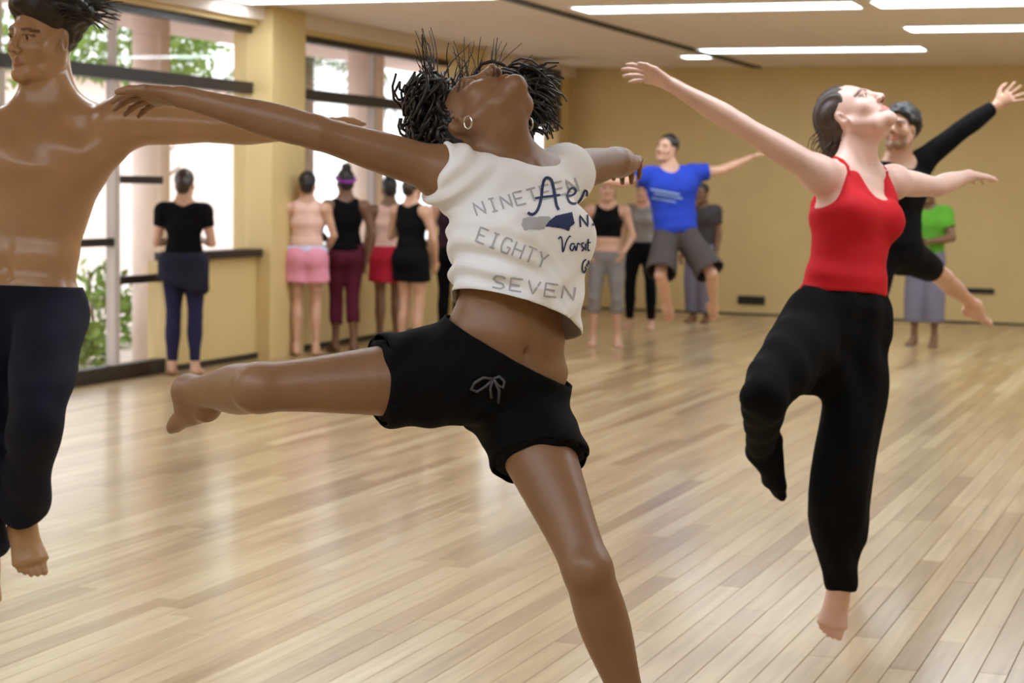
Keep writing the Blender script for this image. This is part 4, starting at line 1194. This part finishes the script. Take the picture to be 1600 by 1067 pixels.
def wear_top(F, J, m, parent, name='tee', sleeve=.45, hem=.55, tank=False, off=.014, low=0.0, seed=2, length=None):
    """hem: 0 at the waist joint, 1 at the hips"""
    s = J['s']; up = J['upc']; cf = J['cf']; ss = unit(J['shL'] - J['shR'])
    tags = ['ribs', 'chest', 'bust', 'abdomen', 'pelvis', 'girdle', 'glute'] + ([] if tank else ['deltL', 'deltR', 'armL', 'armR'])
    clips = {}
    if not tank:
        for X in 'LR': clips['arm' + X] = (between(J, 'sh' + X, 'el' + X, sleeve), unit(J['el' + X] - J['sh' + X]))
    g = F.pick(tags, clips)
    if not tank and sleeve > 1:
        g = F.pick(tags + ['foreL', 'foreR'], {'fore' + X: (between(J, 'el' + X, 'wr' + X, sleeve - 1), unit(J['wr' + X] - J['el' + X])) for X in 'LR'})
    g.ell(J['nb'] + up * .05 * s + cf * (.03 + low * .5) * s, np.array((.085, .1, .085 + low)) * s, (ss, cf, up), .02, 'n', sub=True)
    if tank:
        for sg in (-1, 1): g.ell(J['nb'] - up * .045 * s + ss * sg * .185 * s, np.array((.07, .15, .10)) * s, (ss, cf, up), .02, 'a', sub=True)
    h0 = J['waist'] + (J['pm'] - J['waist']) * hem
    return garment(name, g, .012, m, parent, off=off, planes=[(h0, -J['upp'] if hem > 0 else -up)], wrinkle=.005, wscale=24, seed=seed)
def wear_legs(F, J, m, parent, name='shorts', length=.5, waist=.35, off=.014, flare=0.0, seed=3):
    """length 0..1 along the thigh, 1..2 along the shin"""
    tags = ['pelvis', 'abdomen', 'ribs', 'glute', 'thighL', 'thighR']; clips = {}
    for X in 'LR':
        if length <= 1: clips['thigh' + X] = (between(J, 'hip' + X, 'knee' + X, length), unit(J['knee' + X] - J['hip' + X]))
        else: clips['calf' + X] = (between(J, 'knee' + X, 'ank' + X, length - 1), unit(J['ank' + X] - J['knee' + X]))
    if length > 1: tags += ['kneeL', 'kneeR', 'calfL', 'calfR']
    g = F.pick(tags, clips); s = J['s']
    if flare:
        for X in 'LR':
            if length <= 1: g.limb([J['hip' + X], between(J, 'hip' + X, 'knee' + X, min(1, length + .1))], [.085 * s, (.085 + flare) * s], .03, 'f', clip=clips['thigh' + X])
            else: g.limb([J['hip' + X], J['knee' + X], J['ank' + X]], [.09 * s, (.08 + flare) * s, (.07 + flare) * s, (.06 + flare) * s], .03, 'f', clip=clips['calf' + X])
    w0 = J['waist'] + (J['pm'] - J['waist']) * waist
    return garment(name, g, .012, m, parent, off=off, planes=[(w0, J['upp'])], wrinkle=.004, wscale=24, seed=seed)
def make(J, label, skinm, hairm, style, male=False, seed=1, bust=.9, thin=1.0, beard=0, feet=True):
    s = J['s']; e = person(np.asarray(J['base']) * (1, 1, 0), label)
    F = body_prims(J, s, male, False, bust=bust, thin=thin)
    o, P = finish_body('body', F, J, s, skinm, e, vox=.014, fine=.0062, male=male, beard=beard)
    simple_hair(P, J, s, hairm, e, style, seed, male)
    return e, F
fab = lambda n, c: mat(n, c, .85, spec=.3, noise=.08, nscale=14)
M_ind = fab('indigo leggings', srgb(34, 32, 66)); M_nav = fab('navy fleece', srgb(26, 26, 44)); M_pinkc = fab('pink satin', srgb(228, 150, 172)); M_lav = fab('lavender band', srgb(206, 200, 226))
M_mar = fab('maroon leggings', srgb(92, 26, 48)); M_redc = fab('red shorts', srgb(186, 32, 56)); M_bei = fab('pale peach top', srgb(226, 186, 170)); M_pur = fab('purple band', srgb(150, 60, 170))
M_gry = fab('grey marl', srgb(136, 130, 128)); M_dgry = fab('dark grey', srgb(66, 60, 62)); M_blu = fab('royal blue jersey', srgb(34, 62, 176)); M_brn = fab('charcoal brown shorts', srgb(70, 62, 58))
M_grn = fab('green jersey', srgb(96, 168, 52)); M_slate = fab('slate trousers', srgb(122, 118, 136)); M_darkmar = fab('dark plum', srgb(48, 20, 36))
WINDOW = np.array((-.75, .66, 0)); BACK = np.array((0, 1.0, 0)); TOCAM = np.array((.2, -1.0, 0))

# by the windows, backs turned
J = stand(287, 586, (-.35, .94, 0), 1.62, elL=(.23, .02, 1.10), wrL=(.12, .20, 1.12), elR=(-.23, .02, 1.10), wrR=(-.12, .2, 1.12), gap=.09)
e, F = make(J, 'student in black tee with a navy jacket tied round the waist, facing the window', M_skinE, M_hairbr, 'knot', seed=2)
wear_top(F, J, M_blk, e, 'tee', .5, .55); wear_legs(F, J, M_ind, e, 'leggings', 1.9, .3, .012, 0)
g = F.pick(('pelvis', 'glute')); s = J['s']; l = unit(J['hipL'] - J['hipR'])
g.econe(J['pm'] + UPZ * .06 - J['pf'] * .03, J['pm'] - UPZ * .17 - J['pf'] * .05, l, (.17, .13), (.18, .11), .04, 'skirt')
garment('tied_jacket', g, .012, M_nav, e, off=.02, planes=[(J['pm'] - UPZ * .15, unit(-UPZ + l * .35)), (J['pm'] + UPZ * .12, UPZ)], wrinkle=.01, wscale=22)
mb = MB(); c = J['pm'] + UPZ * .07 + J['pf'] * .15
for sg in (-1, 1): mb.tube([c, c + l * sg * .05 - UPZ * .1 + J['pf'] * .02, c + l * sg * .08 - UPZ * .28], [.03, .035, .025], 8)
mb.tube([c - l * .04, c + l * .04], [.035, .035], 8); mb.build('sleeve_knot', M_nav, e, True)

J = stand(478, 556, (-.4, .9, 0), 1.63, gap=.085, elL=(.25, .0, 1.12), wrL=(.16, .16, .95), elR=(-.25, 0, 1.12), wrR=(-.16, .16, .95))
e, F = make(J, 'student in pink satin shorts with lavender waistband standing by the windows', M_skinE, M_hair, 'knot', seed=3)
wear_top(F, J, M_bei, e, 'tank_top', tank=True, hem=.3); wear_legs(F, J, M_pinkc, e, 'shorts', .5, .35, .02, .03)
g = F.pick(('abdomen', 'pelvis')); garment('waistband', g, .012, M_lav, e, off=.026, planes=[(J['waist'] + (J['pm'] - J['waist']) * .25, J['upp']), (J['waist'] + (J['pm'] - J['waist']) * .6, -J['upp'])])

J = stand(538, 551, (-.55, .8, 0), 1.66, gap=.07, step=.08, elL=(.24, .04, 1.12), wrL=(.1, .2, 1.0), elR=(-.25, -.05, 1.1), wrR=(-.2, -.02, .86))
e, F = make(J, 'student with a topknot and purple headband in black top and maroon leggings', M_skinD, M_hair, 'bun', seed=4)
wear_top(F, J, M_blk, e, 'tank_top', tank=True, hem=.7); wear_legs(F, J, M_mar, e, 'leggings', 1.5, .35, .012, 0)
hc, hf, hu = J['head']; r_ = np.cross(hf, hu); ring = [hc + J['s'] * (r_ * .087 * math.cos(a) + hf * (.105 * math.sin(a) - .022) + hu * (.035 + .03 * math.sin(a))) for a in np.linspace(0, 2 * math.pi, 25)]
MB().tube(ring, .014, 8, cap=False).build('headband', M_pur, e, True)

J = stand(640, 557, (.2, .98, 0), 1.62, gap=.08, elL=(.27, .05, 1.12), wrL=(.2, .2, 1.2), elR=(-.25, .02, 1.1), wrR=(-.2, .12, .9))
e, F = make(J, 'student in black tank top and black shorts seen under the outstretched arm', M_skinE, M_hairbr, 'knot', seed=5)
wear_top(F, J, M_blk, e, 'tank_top', tank=True, hem=.5); wear_legs(F, J, M_blk, e, 'shorts', .45, .3, .016, .015, 5)
J = stand(606, 540, (-.5, .86, 0), 1.6, gap=.08)
e, F = make(J, 'student in red shorts and pale peach top by the windows', M_skinD, M_hair, 'bun', seed=6)
wear_top(F, J, M_bei, e, 'tank_top', tank=True, hem=.4); wear_legs(F, J, M_redc, e, 'shorts', .6, .35, .018, .02, 6)
J = stand(704, 532, (-.2, .95, 0), 1.62, gap=.08, elR=(-.26, .02, 1.1), wrR=(-.18, .14, .95))
e, F = make(J, 'student in dark plum top half hidden behind the white crop top', M_skinE, M_hair, 'long', seed=7)
wear_top(F, J, M_darkmar, e, 'tank_top', tank=True, hem=.6); wear_legs(F, J, M_blk, e, 'leggings', 1.8, .3, .012, 0, 7)

# at the back wall
J = stand(945, 541, (.25, -.95, 0), 1.64, gap=.115, elL=(.26, 0, 1.12), wrL=(.18, .14, .96), elR=(-.26, 0, 1.12), wrR=(-.18, .14, .96))
e, F = make(J, 'student in black crop top and grey cropped leggings behind the leaping dancer', M_skinE, M_hairbr, 'long', seed=8)
wear_top(F, J, M_blk, e, 'crop_top', tank=True, hem=-.25, low=.02); wear_legs(F, J, M_gry, e, 'cropped_leggings', 1.35, .6, .014, 0, 8)
J = stand(1000, 514, (.1, -1, 0), 1.62, gap=.12)
e, F = make(J, 'student in black leggings standing behind the blue tee dancer', M_skinE, M_hair, 'knot', seed=9)
wear_top(F, J, M_gry, e, 'tee', .5, .5); wear_legs(F, J, M_blk, e, 'leggings', 1.9, .3, .014, 0, 9)
J = stand(1093, 504, (-.2, -1, 0), 1.6, gap=.09)
e, F = make(J, 'student in dark grey tee and slate trousers against the tan wall', M_skinD, M_hair, 'short', True, seed=10)
wear_top(F, J, M_dgry, e, 'tee', .6, .7, off=.022); wear_legs(F, J, M_slate, e, 'trousers', 1.85, .3, .016, .02, 10)
J = stand(1443, 541, (-.1, -1, 0), 1.66, gap=.10, elL=(.27, .05, 1.12), wrL=(.06, .24, 1.08), elR=(-.27, .05, 1.12), wrR=(-.04, .22, 1.05))
e, F = make(J, 'student in green tee and slate trousers with folded arms by the tan wall', M_skinD, M_hair, 'short', True, seed=11)
wear_top(F, J, M_grn, e, 'tee', .6, .6, off=.022); wear_legs(F, J, M_slate, e, 'trousers', 1.55, .3, .016, .02, 11)

# the jumping dancer in the blue tee
d = 17.0; J = {'s': 1.03}
J['nb'] = PX(1046, 266, d); J['chest'] = PX(1050, 300, d); J['waist'] = PX(1054, 340, d)
J['shR'] = PX(1018, 274, d - .03); J['shL'] = PX(1080, 272, d + .06)
J['elL'] = PX(1128, 266, d + .1); J['wrL'] = PX(1172, 247, d + .12); J['elR'] = PX(972, 286, d - .06); J['wrR'] = PX(928, 281, d - .1)
J['hipR'] = PX(1042, 368, d); J['hipL'] = PX(1072, 370, d)
J['kneeR'] = place(J['hipR'], 1032, 430, .44, -1); J['ankR'] = place(J['kneeR'], 1046, 486, .43, 1)
J['kneeL'] = place(J['hipL'], 1112, 428, .44, -1); J['ankL'] = place(J['kneeL'], 1116, 484, .43, 1)
for X in 'LR': J['toe' + X] = unit(-CU * .5 + CF * .5 + CR * .3); J['fn' + X] = unit(-CF + CU * .4); J['hn' + X] = CU; J['tl' + X] = -CF
hf = unit(-CF * .75 - CR * .6 + CU * .1); J['head'] = (PX(1042, 232, d), hf, unit(UPZ + CR * .2)); J['base'] = J['waist'] * (1, 1, 0)
report('blue', J)
e, F = make(J, 'jumping dancer in royal blue tee and charcoal shorts, arms out', M_skinE, M_hair, 'short', True, seed=12)
tee = wear_top(F, J, M_blu, e, 'tee', .55, .85, off=.028); wear_legs(F, J, M_brn, e, 'shorts', .95, .4, .022, .03, 12)
bb = bvh_of(tee); mb = MB()
M_print = mat('pale print', srgb(150, 176, 226), .8)
def hitw(x, y):
    h = bb.ray_cast(Vector(CAM), Vector(unit(ray(x, y)))); return None if h[0] is None else np.array(h[0]) - unit(ray(x, y)) * .004
for y0, x0, x1, w in ((294, 1016, 1062, 3.2), (301, 1022, 1066, 2.6), (308, 1018, 1056, 2.0)):
    prev = None
    for x in np.linspace(x0, x1, 14):
        a, b = hitw(x, y0 + (x - x0) * .18), hitw(x, y0 + w + (x - x0) * .18)
        if a is None or b is None: prev = None; continue
        n = len(mb.v); mb.v += [tuple(a), tuple(b)]
        if prev is not None: mb.f.append((prev, prev + 1, n + 1, n))
        prev = n
mb.build('chest_print', M_print, tee)

# the dancer in black with one arm raised
d = 10.4; J = {'s': 1.03}
J['nb'] = PX(1400, 256, d); J['chest'] = PX(1394, 306, d); J['waist'] = PX(1394, 358, d)
J['shL'] = PX(1436, 256, d + .08); J['shR'] = PX(1362, 276, d - .06); J['elL'] = place(J['shL'], 1500, 205, .29, 1); J['wrL'] = place(J['elL'], 1556, 165, .26, 1)
J['elR'] = PX(1300, 300, d); J['wrR'] = PX(1290, 370, d - .05)
J['hipR'] = PX(1376, 404, d - .03); J['hipL'] = PX(1420, 400, d + .05)
J['kneeL'] = place(J['hipL'], 1474, 434, .44, 1); J['ankL'] = place(J['kneeL'], 1524, 478, .42, 1)
J['kneeR'] = place(J['hipR'], 1350, 520, .44, -1); J['ankR'] = place(J['kneeR'], 1316, 630, .42, 1)
J['toeL'] = unit(CR * .8 - CU * .3 + CF * .4); J['fnL'] = unit(CU + CR * .3 - CF * .3); J['toeR'] = unit(-CU * .8 - CF * .4); J['fnR'] = unit(-CF + CU * .3)
J['hdL'] = unit(CR * .8 + CU * .5 - CF * .1); J['hnL'] = unit(-CF + CU * .3); J['tlL'] = CU; J['curlL'] = .15; J['spread'] = .4
hf = unit(-CF * .8 - CR * .5 + CU * .2); J['head'] = (PX(1406, 204, d), hf, unit(UPZ - CR * .1)); J['base'] = J['waist'] * (1, 1, 0)
report('black', J)
e, F = make(J, 'leaping dancer in black long sleeves and black shorts with one arm raised high', M_skinE, M_hair, 'curly', True, seed=13, beard=.45)
wear_top(F, J, M_blk, e, 'long_sleeved_top', 1.9, .6, off=.012); wear_legs(F, J, M_blk, e, 'shorts', .6, .3, .012, 0, 13)
